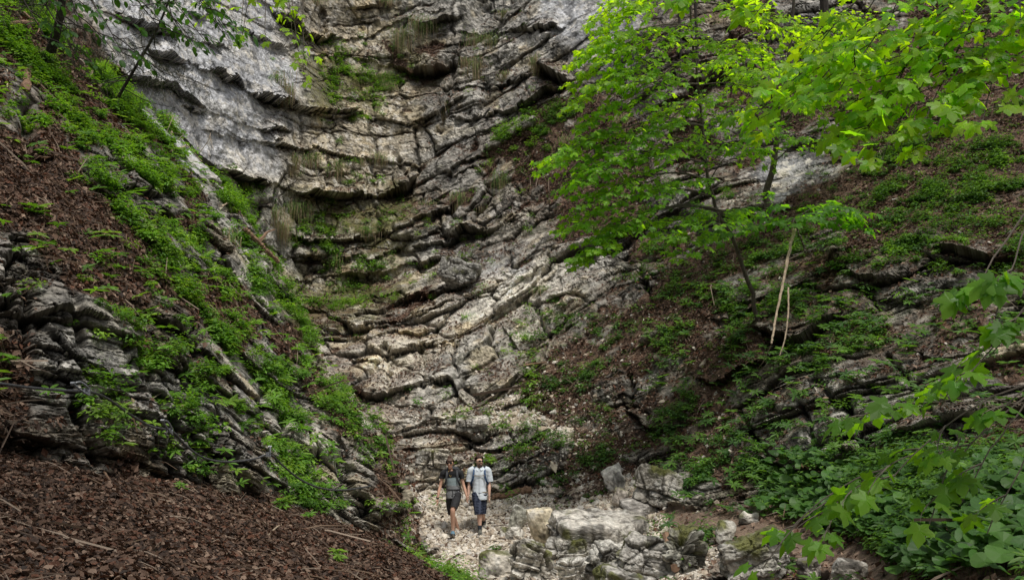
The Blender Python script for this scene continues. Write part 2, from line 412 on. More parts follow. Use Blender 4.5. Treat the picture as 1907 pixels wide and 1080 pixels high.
CRACK = [(.5,5,[(1378,765),(1412,820),(1440,860)]),(.45,5,[(1495,760),(1515,800),(1528,850)]),(.7,7,[(1575,752),(1600,800),(1618,860)]),(.5,5,[(1657,665),(1715,740),(1772,815)]),(.5,5,[(1530,720),(1560,760)]),
 (.5,4,[(1420,740),(1470,700),(1520,680)]),(.5,5,[(820,250),(835,180),(842,120)]),(.4,4,[(775,240),(780,320)]),(.5,4,[(998,560),(1008,600),(1024,632)]),(.4,4,[(720,650),(722,735)]),(.35,4,[(782,640),(790,720)]),
 (.4,4,[(655,720),(700,690),(718,650)]),(.4,4,[(845,640),(850,708)]),(.5,5,[(1192,500),(1210,560)]),(.5,6,[(1180,700),(1168,755)]),(.6,6,[(600,20),(610,66)]),(.4,5,[(870,240),(900,215),(905,150)]),
 (.3,4,[(560,210),(556,270)]),(.35,4,[(690,300),(700,365)]),(.35,4,[(610,300),(605,362)]),(.4,5,[(745,300),(760,345)]),(.4,4,[(600,395),(612,450)]),(.4,4,[(700,385),(715,440)]),(.4,4,[(820,400),(832,452)])]
SPUR_SIL = [(-520,-330),(-260,-200),(-60,-60),(60,0),(130,85),(190,130),(250,185),(310,232),(350,282),(400,330),(440,372),(480,440),(508,500),(530,560),(570,612),(618,690),(655,740),(698,782),(735,850),(748,900),(760,940),(775,985),(792,1030),(805,1100),(815,1300)]
SPUR = [(-400,800,7),(-400,400,9),(-400,0,13),(-400,-300,15),(0,845,9),(0,760,9.2),(0,650,9.9),(0,560,10.7),(0,400,12.2),(0,250,13.8),(0,100,16.2),(0,0,18),(-100,-150,18),(200,870,10.1),(200,700,10.9),(200,620,11.4),(200,500,12.9),(200,400,14.4),(200,300,16),(150,120,19),
 (400,925,12),(400,800,12.6),(400,700,13.3),(400,600,15),(400,450,17.6),(350,330,20),(600,960,13.8),(600,850,14.6),(600,750,16.4),(560,650,18),(700,900,15.6),(740,1000,15.3),(740,900,16.5),(530,560,20),(500,620,17.2),(480,430,21),(250,180,21),(700,800,17.2),(620,700,18.8),(780,1050,14.8),(400,1100,11),(0,1000,8.6),(700,1250,13),(0,1250,7.5),(300,230,21.3)]
SISO = [(0,[(0,760),(200,770),(400,850),(600,960)]),(1.2,[(0,620),(150,640),(300,690),(500,800),(700,940)]),(2.6,[(0,480),(200,520),(400,600),(600,740),(740,880)]),(4.5,[(0,300),(200,380),(400,480),(600,700)]),(7,[(0,120),(200,250),(400,400),(520,540)]),(9.5,[(0,0),(130,100),(350,300)]),(-1.5,[(0,900),(400,1000),(740,1120)]),(13,[(-300,-300)]),(6,[(-400,200)]),(0,[(-400,700)])]
SLEDGE = [(.22,14,12,[(40,652),(100,660),(165,676),(220,706),(290,700)]),(.35,14,10,[(60,600),(130,590),(200,612)]),(.3,10,10,[(320,712),(350,722),(390,712)]),(.4,14,12,[(150,470),(200,500),(260,520)]),(.5,16,14,[(190,345),(240,358),(300,372)]),
 (.3,12,10,[(0,700),(60,710),(100,720)]),(.4,12,10,[(20,290),(60,300),(110,295)]),(.35,10,10,[(230,760),(290,770),(340,790),(400,800)]),(.4,12,12,[(420,760),(470,790),(520,800)]),(.35,12,10,[(550,790),(600,800),(640,830)]),(.4,10,12,[(460,420),(500,440)])]
SCRACK = [(.35,9,[(262,590),(276,700),(300,760)]),(.4,10,[(318,780),(322,860),(330,900)]),(.45,12,[(400,780),(405,850),(398,910)]),(.4,9,[(432,850),(455,905),(470,930)]),(.35,8,[(130,560),(150,640)]),(.35,8,[(45,560),(45,680)]),(.45,12,[(140,760),(165,830),(172,860)]),(.35,8,[(535,770),(545,840),(550,930)]),(.35,8,[(365,640),(362,760)]),(.35,9,[(640,850),(650,930)]),(.3,8,[(490,730),(500,820)]),(.5,12,[(50,200),(60,290)]),(.4,10,[(600,840),(590,900)])]

def carve(u, v, ledges, cracks, P):
    """overhanging bed edges and open joints, metres along the normal"""
    h = np.zeros_like(u)
    wob = 5 * perlin(P * .9) + 4 * np.round(1.6 * perlin(P * 1.7 + 4)) + 1.5 * perlin(P * 6)
    mod = .7 + 1.5 * perlin(P * .42 + 9) + .4 * perlin(P * 1.3)
    for A, wa, wb, pts in ledges:
        p = catmull(np.array(pts, float), 14 * len(pts)); o = np.argsort(p[:, 0]); px, py = p[o, 0], p[o, 1]
        m = (u > px[0] - 12) & (u < px[-1] + 12) & (v > py.min() - 5 * wa - 20) & (v < py.max() + 5 * wb + 20)
        if not m.any(): continue
        uu = u[m]; sl = np.interp(uu, px, np.gradient(py, px + 1e-6 * np.arange(len(px))))
        n = (v[m] - np.interp(uu, px, py) + wob[m]) / np.sqrt(1 + np.clip(sl, -3, 3) ** 2)
        e = sstep(px[0] - 10, px[0] + 25, uu) * (1 - sstep(px[-1] - 25, px[-1] + 10, uu)) * np.clip(mod[m], .12, 1.5)
        h[m] += 1.35 * A * e * np.where(n < 0, .40 * np.exp(n / wa), -.60 * np.exp(-n / wb))
    for A, wd, pts in cracks:
        p = np.array(pts, float); d = np.full(u.shape, 1e3)
        m = (u > p[:, 0].min() - 40) & (u < p[:, 0].max() + 40) & (v > p[:, 1].min() - 40) & (v < p[:, 1].max() + 40)
        if not m.any(): continue
        uu = u[m] + wob[m]; vv = v[m]; dm = np.full(uu.shape, 1e3)
        for a, b in zip(p[:-1], p[1:]):
            ab = b - a; t = np.clip(((uu - a[0]) * ab[0] + (vv - a[1]) * ab[1]) / (ab @ ab), 0, 1)
            dm = np.minimum(dm, np.hypot(uu - a[0] - t * ab[0], vv - a[1] - t * ab[1]))
        h[m] -= A * np.exp(-(dm / wd) ** 2)
    return h

def rocksurface(P, N, u, v, s, t, amp, rocky, slab, k=1.0, blk=1.0, bk=1.0):
    """bedded, jointed limestone relief: returns offset, crack mask and per-block value"""
    s = np.where(s > 5.5, 5.5 + (s - 5.5) * .55, s)
    big = fbm(P * .22 / k + 60, 3); rgh = .3 + .7 * sstep(-.25, .25, fbm(P * .33 / k + 81, 3))
    ws = .13 * fbm(P * .5 / k, 2) + .02 * perlin(P * 5 / k)
    wt = .35 * fbm(P * .8 / k + 5, 2)
    s1 = (s + ws) / k; t1 = (t + wt) / k
    # coarse beds of uneven thickness
    sb = s1 * 1.05 + .45 * perlin(np.stack([s1 * .9, 0 * s1 + 3.3, t1 * .05], -1))
    bi = np.floor(sb).astype(int); bf = sb - bi
    bed = (hash2(bi, bi * 0 + 7, 1) - .5) * .5 + .25 * (1 - np.abs(2 * bf - 1) ** 5) + .16 * (1 - bf)
    bedcrack = np.exp(-(np.minimum(bf, 1 - bf) / .07) ** 2)
    g1, c1, l1 = voronoi(t1 * .55 + .37 * bi, s1 * 1.05 + .45 * perlin(np.stack([s1 * .9, 0 * s1 + 3.3, t1 * .05], -1)) - .5 + .5, .7)
    g2, c2, l2 = voronoi(t1 * 1.7 + 11 + .3 * np.floor(s1 * 3.3), s1 * 3.4, .85)
    g3, c3, l3 = voronoi(t1 * 4.6, s1 * 8.5 + 5, .95)
    fine = fbm(P * 2.2 / k, 5, 2.2, .55)
    rid = 1 - np.abs(perlin(P * 3.1 / k + 33)) * 2
    bedm = .1 + 1.2 * sstep(-.3, .3, fbm(P * .28 / k + 95, 2))
    cs = sstep(6, 9.5, s); blk = blk * (1 - .5 * cs)
    h = bk * bed * .8 * bedm * (1 - .45 * cs) + big * (.5 + .5 * cs)
    h += blk * ((c1 - .5) * .55 + l1 * .75 * (1 - .4 * cs) - .30 * np.exp(-(g1 / .06) ** 2))
    h += blk * rgh * ((c2 - .5) * .2 + l2 * .34 - .13 * np.exp(-(g2 / .09) ** 2))
    h += blk * rgh * ((c3 - .5) * .07 + l3 * .11 - .05 * np.exp(-(g3 / .1) ** 2))
    h += fine * .13 * (.5 + .5 * rgh) + rid * .04
    soft = fbm(P * .3 / k, 5) * .7 + fine * .16 + bed * .5 * bedm + .12 * perlin(np.stack([s1 * 5, t1 * .5, 0 * s1], -1)) + rid * .04 + (c1 - .5) * .12
    h = h * (1 - slab) + soft * slab
    cr = np.clip(.8 * np.exp(-(g1 / .07) ** 2) + .6 * np.exp(-(g2 / .08) ** 2) + .35 * np.exp(-(g3 / .09) ** 2) + .5 * bedcrack, 0, 1) * (1 - .75 * slab)
    return h * amp * k, cr, c1, c2, c3

PATHL = np.array([(1180, 940, 10), (1240, 956, 13), (1330, 976, 15), (1450, 1002, 20), (1560, 1042, 28), (1650, 1095, 38), (1760, 1200, 60)], float)
def pathmask(u, v):
    c = catmull(PATHL, 60); yy = np.interp(u, c[:, 0], c[:, 1]); ww = np.interp(u, c[:, 0], c[:, 2])
    return (1 - sstep(.8, 1.7, np.abs(v - yy) / ww)) * sstep(1170, 1230, u)
def surface(D, u, v, sI, ledges, cracks, k=1.0, dark=1.0, slabx=1.0, P0=None, blk=1.0, drift=1.0, bk=1.0):
    P = unproj(u, v, D) if P0 is None else P0
    s = field([(x, y, val) for val, l in sI for x, y in l], u, v)
    N = gridnormals(np.stack([blur(P[..., i], 14) for i in range(3)], -1))
    t = P[..., 0] * .93 + P[..., 1] * .37
    col, rocky, amp, veg, scree, moss, slab = maps(u, v, P)
    slab = sstep(.15, .95, slab + .35 * fbm(P * .35 + 22, 3) * (slab > .02)) * slabx
    # outcrops break through the litter, litter lies in patches on the rock
    out = fbm(P * .5 + 70, 4)
    rk = np.clip(sstep(.35, .62, rocky + out * .55), 0, 1) * (1 - sstep(.3, .7, scree))
    pm = pathmask(u, v + 5 * perlin(P * 2)) if k == 1.0 else np.zeros_like(u)
    rk = rk * (1 - pm); amp = amp * (.35 + .65 * rk) * (1 - .85 * pm); veg = veg * (1 - pm)
    h, cr, c1, c2, c3 = rocksurface(P, N, u, v, s, t, amp, rocky, slab, k, blk, bk)
    h += .10 * k * (1 - rk) * fbm(P * 1.3 / k, 4) + .035 * (1 - rk) * fbm(P * 6 / k, 3)
    h += carve(u, v, ledges, cracks, P) * (1 - pm)
    vd = norm(-P); vd = norm(vd * np.array([1, 1, .6]) * 1.0 + N * .28)
    P = P + vd * h[..., None]
    n = gridnormals(P); up = n[..., 2]
    # colours of the stuff itself
    pn = fbm(P * .35 + 5, 3); pf = fbm(P * 5.0 + 50, 4, 2.2, .6); ps = fbm(np.stack([s * 9, t * .8, P[..., 1] * .8], -1), 4, 2.1, .6)
    sp2 = fbm(P * 13 + 7, 3, 2.2, .75); tone = 1 + .30 * pn + .50 * pf + .32 * ps + .45 * sp2 + .35 * (c2 - .5) * (1 - slab) + .25 * (c1 - .5)
    rock = col * np.array([1, 1, 1])
    isl = (rocky < .5)
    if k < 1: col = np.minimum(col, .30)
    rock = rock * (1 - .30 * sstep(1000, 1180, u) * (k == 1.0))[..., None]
    base_rock = np.where(isl[..., None], np.array([.19, .18, .16]), rock)
    lich = sstep(.18, .45, fbm(P * 2.6 + 90, 4, 2.3, .65))          # pale lichen crusts
    stain = sstep(.12, .5, fbm(np.stack([P[..., 0] * 1.5, P[..., 1] * 1.5, P[..., 2] * .35], -1) + 12, 4))   # dark water streaks down the rock
    c = base_rock * np.clip(tone, .12, 2)[..., None]
    c = c + (np.array([.66, .63, .58]) - c) * (lich * np.where(isl, .38, np.where(col[..., 0] < .27, .42, .72)) * (.4 + .6 * rk))[..., None]
    white = sstep(.42, .58, col[..., 0]); c = c * (1 - .6 * stain * (1 - lich) * (1 - .6 * white))[..., None]
    cream = sstep(.1, .45, fbm(np.stack([s * 1.2, t * .35, P[..., 1] * .3], -1) + 44, 4)); c = c * (1 + cream[..., None] * np.array([.20, .17, .10]))
    ochre = sstep(.25, .6, fbm(P * .8 + 130, 3)) * (1 - slab * .8)
    c = c * (1 + ochre[..., None] * np.array([.08, .0, -.16]))
    dirt = np.array([.05, .042, .03])
    c = c + (dirt - c) * (cr * .62)[..., None]
    mo = np.clip(moss * 1.1 + .35 * sstep(.2, .6, fbm(P * 1.1 + 160, 4)), 0, 1) * sstep(-.1, .5, up + .5 * pf) * (.75 + .5 * cr) * (1 - .8 * slab)
    c = c + (np.array([.085, .085, .022]) * (1 + .6 * pf[..., None]) - c) * np.clip(mo * .8, 0, .9)[..., None]
    lt = np.array([.115, .072, .05]) * (1 + .9 * pf + .5 * fbm(P * 14, 3, 2.2, .7))[..., None]
    scr = np.array([.56, .49, .41]) * (1 + .5 * pf + .5 * fbm(P * 11, 3, 2.2, .7))[..., None]
    lt = lt + (scr - lt) * np.clip(sstep(.3, .7, scree + .3 * pf), 0, 1)[..., None]
    lt = lt + (np.array([.20, .145, .11]) * (1 + .4 * pf[..., None]) - lt) * (pm * .85)[..., None]
    L = np.clip(1 - rk, 0, 1)
    L = np.maximum(L, drift * sstep(.62, .86, up + .15 * pf) * (.55 - .45 * slab) * sstep(-.1, .3, out + .15))
    c = c + (lt - c) * L[..., None]
    veg = veg * (.35 + 1.3 * sstep(-.25, .35, fbm(P * 1.2 + 210, 3))) 
    return P, n, np.clip(c * dark, .006, .85), veg, L * (1 - .8 * pm), scree, s

def axis(*seg):
    out = []
    for a, b, st in seg: out.append(np.arange(a, b, st))
    return np.concatenate(out)
Q = float(globals().get('QUAL', 1.0))
# --- the bowl of the gorge: cliff, cascade and right hillside, one continuous sheet cut into three
uA = axis((-450, 0, 9), (0, 1907, 1.75 / Q), (1907, 2350, 8)); vA = axis((-420, 0, 6), (0, 1085, 1.65 / Q), (1085, 1330, 8))
U, V_ = np.meshgrid(uA, vA)
DB = np.exp(field([(a, b, math.log(c)) for a, b, c in BOWL], U, V_))
BP, BN, BC, BVEG, BL, BSC, BS = surface(DB, U, V_, ISO, LEDGE, CRACK)
r, c = U.shape
uc = .25 * (U[1:, 1:] + U[:-1, 1:] + U[1:, :-1] + U[:-1, :-1]); vc = .25 * (V_[1:, 1:] + V_[:-1, 1:] + V_[1:, :-1] + V_[:-1, :-1])
# borders: hillside right of a line from the scree up to the tree, path strip along the bottom
bx = np.interp(vc, [-400, 0, 200, 400, 560, 700, 850, 930], [1290, 1230, 1130, 1120, 1090, 990, 980, 1000]) + 14 * perlin(np.stack([vc / 40, vc * 0, vc * 0], -1))
pathtop = np.interp(uc, [760, 900, 1000, 1100, 1200, 1300, 1420, 1560, 1700, 1907], [960, 930, 928, 932, 945, 962, 975, 1000, 1040, 1085]) + 5 * perlin(np.stack([uc / 25, uc * 0, uc * 0], -1))
ispath = (vc > pathtop)
ishill = (uc > bx) & ~ispath
def submesh(name, m, P, Cc, mat, **k):
    F = gridfaces(P.shape[0], P.shape[1], m); idx = np.unique(F); mp = np.zeros(P.shape[0] * P.shape[1], np.int32); mp[idx] = np.arange(len(idx))
    return mesh(name, P.reshape(-1, 3)[idx], mp[F], mat, cols=Cc.reshape(-1, 3)[idx], **k)
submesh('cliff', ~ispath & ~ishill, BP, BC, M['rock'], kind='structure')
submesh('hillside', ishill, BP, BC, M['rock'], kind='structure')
submesh('path', ispath, BP, BC, M['near'], kind='structure')

# --- left rock spur: its own surface that turns round its right-hand edge and runs back into the hill
sil = np.array(SPUR_SIL, float)
def usil(v): return np.interp(v, sil[:, 1], sil[:, 0])
vS = axis((-330, 0, 7), (0, 1085, 1.8 / Q), (1085, 1200, 8)); aS = np.concatenate([np.linspace(0, 1, int(430 * Q)), np.linspace(1, 1.25, 60)[1:]])
# denser inside the frame: a maps to u between -400 and the outline
AA, VV = np.meshgrid(aS, vS)
us = usil(VV) + 7 * perlin(np.stack([VV / 22, VV * 0, VV * 0 + 2.2], -1)) + 4 * perlin(np.stack([VV / 8, VV * 0, VV * 0 + 5.2], -1))
a1 = np.clip(AA, 0, 1); tt = np.clip((AA - 1) / .25, 0, 1)
ul = -400
US = ul + (us - ul) * (1 - (1 - a1) ** 1.0) 
DS = np.exp(field([(a, b, math.log(c_)) for a, b, c_ in SPUR], US, VV))
edge = np.clip((us - US) / 90, 0, 1)
DS = DS + .9 * (1 - np.sqrt(1 - (1 - edge) ** 2)) + 9 * tt ** 1.3
US2 = US - 170 * tt ** 2
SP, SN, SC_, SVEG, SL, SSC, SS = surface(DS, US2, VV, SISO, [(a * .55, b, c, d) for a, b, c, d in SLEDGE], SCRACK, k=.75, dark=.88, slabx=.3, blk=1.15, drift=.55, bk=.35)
SVEG = np.maximum(SVEG * np.where(us - US > 200, .8, 1), .85 * np.exp(-(np.clip(us - US - 10, 0, None) / np.interp(VV, [0, 200, 500, 900], [210, 170, 130, 105])) ** 2) * sstep(-.35, .15, fbm(SP * .8 + 77, 3)) * (1 - .6 * sstep(900, 980, VV)))
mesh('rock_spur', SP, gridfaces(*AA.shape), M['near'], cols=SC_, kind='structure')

# --- leaf covered bank in front of the spur, built as a height field over the ground
GA = [(0,845,9.2),(200,870,10.3),(400,925,12.3),(600,965,14.2),(735,1003,15.6),(0,960,6.2),(0,1080,4.5),(200,1000,7),(400,1080,6.2),(400,1000,8.2),(600,1080,7.8),(600,1020,10.5),(700,1078,9),(740,1040,11.5),(800,1078,10.6),(850,1080,11.4),(-300,900,6),(-300,1080,4)]
gp = [tuple(unproj(*g)) for g in GA] + [(0, 0, -1.6), (2, 2, -1.65), (-2, 0, -1.1), (3, 5, -1.75), (-6, 0, 0.1), (.5, 9, -1.75), (.3, 12.5, -2.3), (1.2, 11, -2.7), (1.5, 9, -2.3), (1.8, 13, -3.4), (.2, 14.5, -2.8), (0, 17, -3.4), (3, 9, -2.9), (3, 14, -3.9), (-8, 6, .7), (-8, 10, .5), (-5.5, 13, -.2), (-3, 17, -1.6), (0, -3, -1.6), (-8, -3, 1), (5, -3, -1.6)]
gx, gy = np.meshgrid(np.arange(-8, 4.5, .035 / Q), np.arange(-2, 17, .035 / Q))
gz = rbf([(p[0], p[1]) for p in gp], [p[2] for p in gp], np.stack([gx, gy], -1), .05)
gz = blur(gz, 14)
GP = np.stack([gx, gy, gz], -1)
rough = sstep(.0, .9, gx - np.interp(gy, [0, 7, 9, 11, 13, 15], [1.5, 1.0, .2, -.6, -1.2, -1.6]))   # rocky lip over the gully
hh = .09 * fbm(GP * .9, 4) + .03 * fbm(GP * 5, 3) + rough * (.25 * fbm(GP * 1.2 + 9, 4) + .1 * (voronoi(gx * 1.6, gy * 1.6)[1] - .5))
GP[..., 2] += hh
GN = gridnormals(GP); GN = GN * np.sign(GN[..., 2:3])
pf = fbm(GP * 6, 4, 2.2, .65)
GC = np.array([.075, .048, .035]) * (1 + .8 * pf)[..., None]
rk = rough * sstep(-.05, .3, fbm(GP * 1.4 + 31, 4))
GC = GC + (np.array([.3, .28, .25]) * (1 + .6 * pf[..., None]) - GC) * rk[..., None]
mesh('forest_floor', GP, gridfaces(*gx.shape), M['soil'], cols=np.clip(GC, .01, .8), kind='structure')
# ------------------------------------------------------------ finding the ground
def bowl_idx(u, v): return int(np.clip(np.searchsorted(vA, v), 0, len(vA) - 1)), int(np.clip(np.searchsorted(uA, u), 0, len(uA) - 1))
def on_bowl(u, v): r, c = bowl_idx(u, v); return BP[r, c].copy()
def on_spur(u, v):
    r = int(np.clip(np.searchsorted(vS, v), 0, len(vS) - 1)); c = int(np.argmin(np.abs(US[r, :int(430 * Q)] - u))); return SP[r, c].copy()
gu_, gv_, gf_ = proj(GP)
def on_floor(u, v):
    d = np.hypot(gu_ - u, gv_ - v) + np.where(gf_ < .5, 1e6, 0); k = np.unravel_index(np.argmin(d), d.shape); return GP[k].copy()
def pick(P, N, wt, n):
    w_ = np.clip(wt, 0, None).ravel(); cs = np.cumsum(w_); k = np.searchsorted(cs, rng.random(n) * cs[-1]); k = np.clip(k, 0, len(w_) - 1)
    r, c = np.divmod(k, P.shape[1]); r2 = np.clip(r + 1, 0, P.shape[0] - 1); c2 = np.clip(c + 1, 0, P.shape[1] - 1)
    a, b = rng.random((2, n, 1)) - .5
    return P[r, c] + (P[r, c2] - P[r, c]) * a + (P[r2, c] - P[r, c]) * b, N[r, c], k

LEAF4 = np.array([(0, 0, 0), (.26, .45, .07), (0, 1, -.12), (-.26, .45, .07), (0, .45, 0)], float); LEAF4F = np.array([(0, 1, 4), (1, 2, 4), (2, 3, 4), (3, 0, 4)])
DEAD = np.array([(0, -.5, .05), (.3, -.15, .16), (.26, .22, .10), (0, .5, .16), (-.26, .25, .2), (-.3, -.15, .06), (0, 0, 0)], float)
DEAD[:, 2] *= 1.15
DEADF = np.array([(i, (i + 1) % 6, 6) for i in range(6)])
DEAD2 = np.array([(0, -.5, 0), (.3, 0, .15), (0, .5, .05), (-.3, .05, .18)], float); DEAD2F = np.array([(0, 1, 2), (0, 2, 3)])

def litter(name, P, N, wt, n, size, T, F, lift=.012, tint=1.0, label=None):
    p, nn, _ = pick(P, N, wt, n)
    Z = norm(nn * 1.0 + rvec(n) * .75 + np.array([0, 0, .2])); X, Y, Z = frames(Z, rvec(n))
    sc = size * np.clip(np.exp(rng.normal(0, .36, n)), .4, 1.9)
    V, Fa = inst(T, F, p + norm(nn) * (lift + .02 * rng.random((n, 1))), X, Y, Z, sc)
    base = np.array([(.125, .076, .052), (.17, .108, .078), (.072, .047, .036), (.30, .21, .155), (.045, .032, .026), (.135, .062, .038)])
    c = base[rng.choice(6, n, p=[.22, .19, .18, .12, .13, .16])] * (.75 + .5 * rng.random((n, 1))) * tint
    return mesh(name, V, Fa, M['litter'], cols=np.repeat(c, len(T), 0), kind='stuff')

hid = (U < usil(V_) - 60) * 1.0                                     # out of sight behind the spur
vis = 1 - hid
wD = (DB / 22.0) ** 2
litter('leaf_litter', GP, GN, (gf_ > 1) * (.45 + .8 * sstep(-.3, .3, fbm(GP * 1.6 + 61, 3))) * (1 - .6 * rough) * np.where((gv_ < 1200) & (gu_ > -250), 1, .05) * (1 / np.clip(gf_, 3, 30)) ** .5, int(190000 * Q), .040, DEAD, DEADF, tint=.72)
litter('leaf_litter', BP, BN, BL * vis * wD * (U > -80) * (U < 2050) * (1 - .7 * BSC) * (.25 + sstep(-.2, .4, fbm(BP * .7 + 300, 3))), int(120000 * Q), .075, DEAD2, DEAD2F, tint=.8)
litter('leaf_litter', SP, SN, SL * (AA < 1.05) * (US > -100) * (DS / 13) ** 1.5, int(38000 * Q), .07, DEAD2, DEAD2F, tint=.85)

# --- herbs: every plant a dome of small leaves on thin stems
def herbs(name, P, N, wt, n, rad, nl, size, cols, out=.5, seed=0):
    p, nn, k = pick(P, N, wt, n)
    pr = rad * np.exp(rng.normal(0, .35, n))
    m = n * nl; ip = np.repeat(np.arange(n), nl)
    d = rvec(m); d[:, 2] = np.abs(d[:, 2]) * .9 + .12
    grow = norm(np.array([0, 0, 1.0]) + nn * out)
    d = norm(d + grow[ip] * .25)
    rr = (rng.random((m, 1)) ** .6) * pr[ip][:, None]
    pos = p[ip] + d * rr + grow[ip] * (pr[ip] * .35)[:, None]
    Z = norm(np.array([0, 0, 1.0]) + d * .5 + rvec(m) * .45 + nn[ip] * .2); X, Y, Z = frames(Z, d + rvec(m) * .5)
    sc = size * (.6 + .8 * rng.random(m)) * (.8 + .4 * rng.random(n))[ip]
    V, F = inst(LEAF4, LEAF4F, pos, X, Y, Z, sc)
    pc = np.array(cols)[rng.choice(len(cols), n)] * (.7 + .6 * rng.random((n, 1)))
    c = pc[ip] * (.75 + .5 * rng.random((m, 1)))
    G = Geo(); G.add(V, F, np.repeat(c, len(LEAF4), 0))
    q = min(n, 2500)
    st = rng.choice(m, min(m, q * 4), replace=False)                # stems as slim three-sided blades
    a = p[ip[st]]; b = pos[st]; sd_ = norm(np.cross(b - a, rvec(len(st)))) * .004
    Vs = np.stack([a - sd_, a + sd_, b], 1).reshape(-1, 3); Fs = np.arange(len(Vs)).reshape(-1, 3)
    G.add(Vs, Fs, (.07, .09, .03))
    return G.build(name, M['leaf'], kind='stuff')
GR_SPUR = [(.11, .24, .03), (.14, .29, .035), (.08, .18, .028), (.18, .31, .045)]
GR_HILL = [(.07, .16, .035), (.095, .2, .035), (.05, .12, .03), (.12, .24, .04)]
TWIG = np.array([(-.012, -.5, 0), (.012, -.5, 0), (0, -.5, .02), (-.01, .1, .05), (.01, .1, .05), (0, .1, .07), (0, .5, .01)], float); TWIGF = np.array([(0, 1, 4), (0, 4, 3), (1, 2, 5), (1, 5, 4), (2, 0, 3), (2, 3, 5), (3, 4, 6), (4, 5, 6), (5, 3, 6)])
def twigs(P, N, wt, n, size):
    p, nn, _ = pick(P, N, wt, n); X, Y, Z = frames(nn + rvec(n) * .25, rvec(n)); V, F = inst(TWIG, TWIGF, p + nn * .035, X, Y, Z, size * np.exp(rng.normal(0, .5, n)))
    c = np.array([(.16, .11, .075), (.28, .22, .17), (.08, .055, .04)])[rng.choice(3, n)]; mesh('twigs', V, F, M['litter'], cols=np.repeat(c, 7, 0), kind='stuff')
twigs(GP, GN, (gf_ > 1) * (gv_ < 1150) * (gu_ > -150), int(1300 * Q), .2)
twigs(BP, BN, BL * (1 - hid) * (DB / 22) ** 2 * (U > 900) * (U < 2000), int(2500 * Q), .32)
twigs(SP, SN, SL * (AA < 1) * (US > -100), int(900 * Q), .3)
clump = sstep(-.15, .3, fbm(SP * .9 + 400, 3))
near = sstep(760, 200, VV) * .35 + .65
herbs('ground_cover', SP, SN, (SVEG ** 2.1) * (AA < 1.03) * (US > -60) * clump * (DS / 14) ** 2, int(2500 * Q), .13, 44, .062, GR_SPUR, 1.0)
clb = sstep(-.1, .35, fbm(BP * .5 + 410, 3))
hb = BVEG ** 1.9 * vis * wD * (U > -60) * (U < 2030) * (.2 + clb) * (.35 + BL + .6 * sstep(.4, .8, BN[..., 2]))
herbs('ground_cover', GP, GN, rough * (GP[..., 0] < np.interp(gy, [7, 15], [1.6, .2])) * (gv_ < 1150) * (gf_ > 4) * sstep(-.1, .3, fbm(GP * 1.1 + 44, 3)), int(190 * Q), .13, 36, .055, GR_SPUR, .3)
herbs('ground_cover', BP, BN, hb * (U > 1000) * (1 - .75 * np.exp(-((U - 1120) / 170) ** 2 - ((V_ - 720) / 170) ** 2)), int(3300 * Q), .15, 30, .075, GR_HILL, .6)
herbs('ground_cover', BP, BN, hb * (U <= 1000), int(1500 * Q), .2, 30, .085, GR_SPUR, .8)
# fine seedlings scattered thinly everywhere litter lies
herbs('seedlings', BP, BN, BL * vis * wD * (U > 900) * (U < 2000) * (1 - BSC), int(2600 * Q), .07, 6, .07, GR_HILL, .3)

# --- round-leaved plants in the lower right
ROUND = np.array([(0, 0, 0)] + [(.5 * math.sin(a) * (1 - .12 * math.cos(a * 1)), .42 - .5 * math.cos(a), .09 * math.cos(2 * a) + .02 * math.sin(5 * a)) for a in np.linspace(.35, 2 * math.pi - .35, 13)] + [(0, .38, -.03)], float)
ROUNDF = np.array([(i, i + 1, 14) for i in range(0, 13)] + [(13, 0, 14)])
def roundleaves(n, wt, size, hgt, cols):
    p, nn, k = pick(BP, BN, wt, n)
    pos = p + np.array([0, 0, 1.0]) * (hgt * (.5 + rng.random((n, 1)))) + rvec(n) * .05
    Z = norm(np.array([0, -.35, 1.0]) + rvec(n) * .42); X, Y, Z = frames(Z, rvec(n))
    V, F = inst(ROUND, ROUNDF, pos, X, Y, Z, size * (.6 + .7 * rng.random(n)))
    c = np.array(cols)[rng.choice(len(cols), n)] * (.75 + .5 * rng.random((n, 1)))
    G = Geo(); G.add(V, F, np.repeat(c, len(ROUND), 0))
    s = norm(np.cross(pos - p, rvec(n))) * .004
    Vs = np.stack([p - s, p + s, pos], 1).reshape(-1, 3); G.add(Vs, np.arange(len(Vs)).reshape(-1, 3), (.09, .12, .05))
    return G.build('round_leaved_plants', M['leaf'], kind='stuff')
wr = sstep(1380, 1520, U) * sstep(845, 890, V_) * (V_ < 1200) * (U < 2050) * (DB / 10) ** 2 * sstep(-.25, .15, fbm(BP * .8 + 500, 3)) * (1 - pathmask(U, V_)) * (V_ < np.interp(U, [1400, 1500, 1640, 1700], [965, 975, 1020, 1200])) 
roundleaves(int(1500 * Q), wr, .17, .16, [(.06, .15, .03), (.08, .18, .035), (.05, .12, .03)])
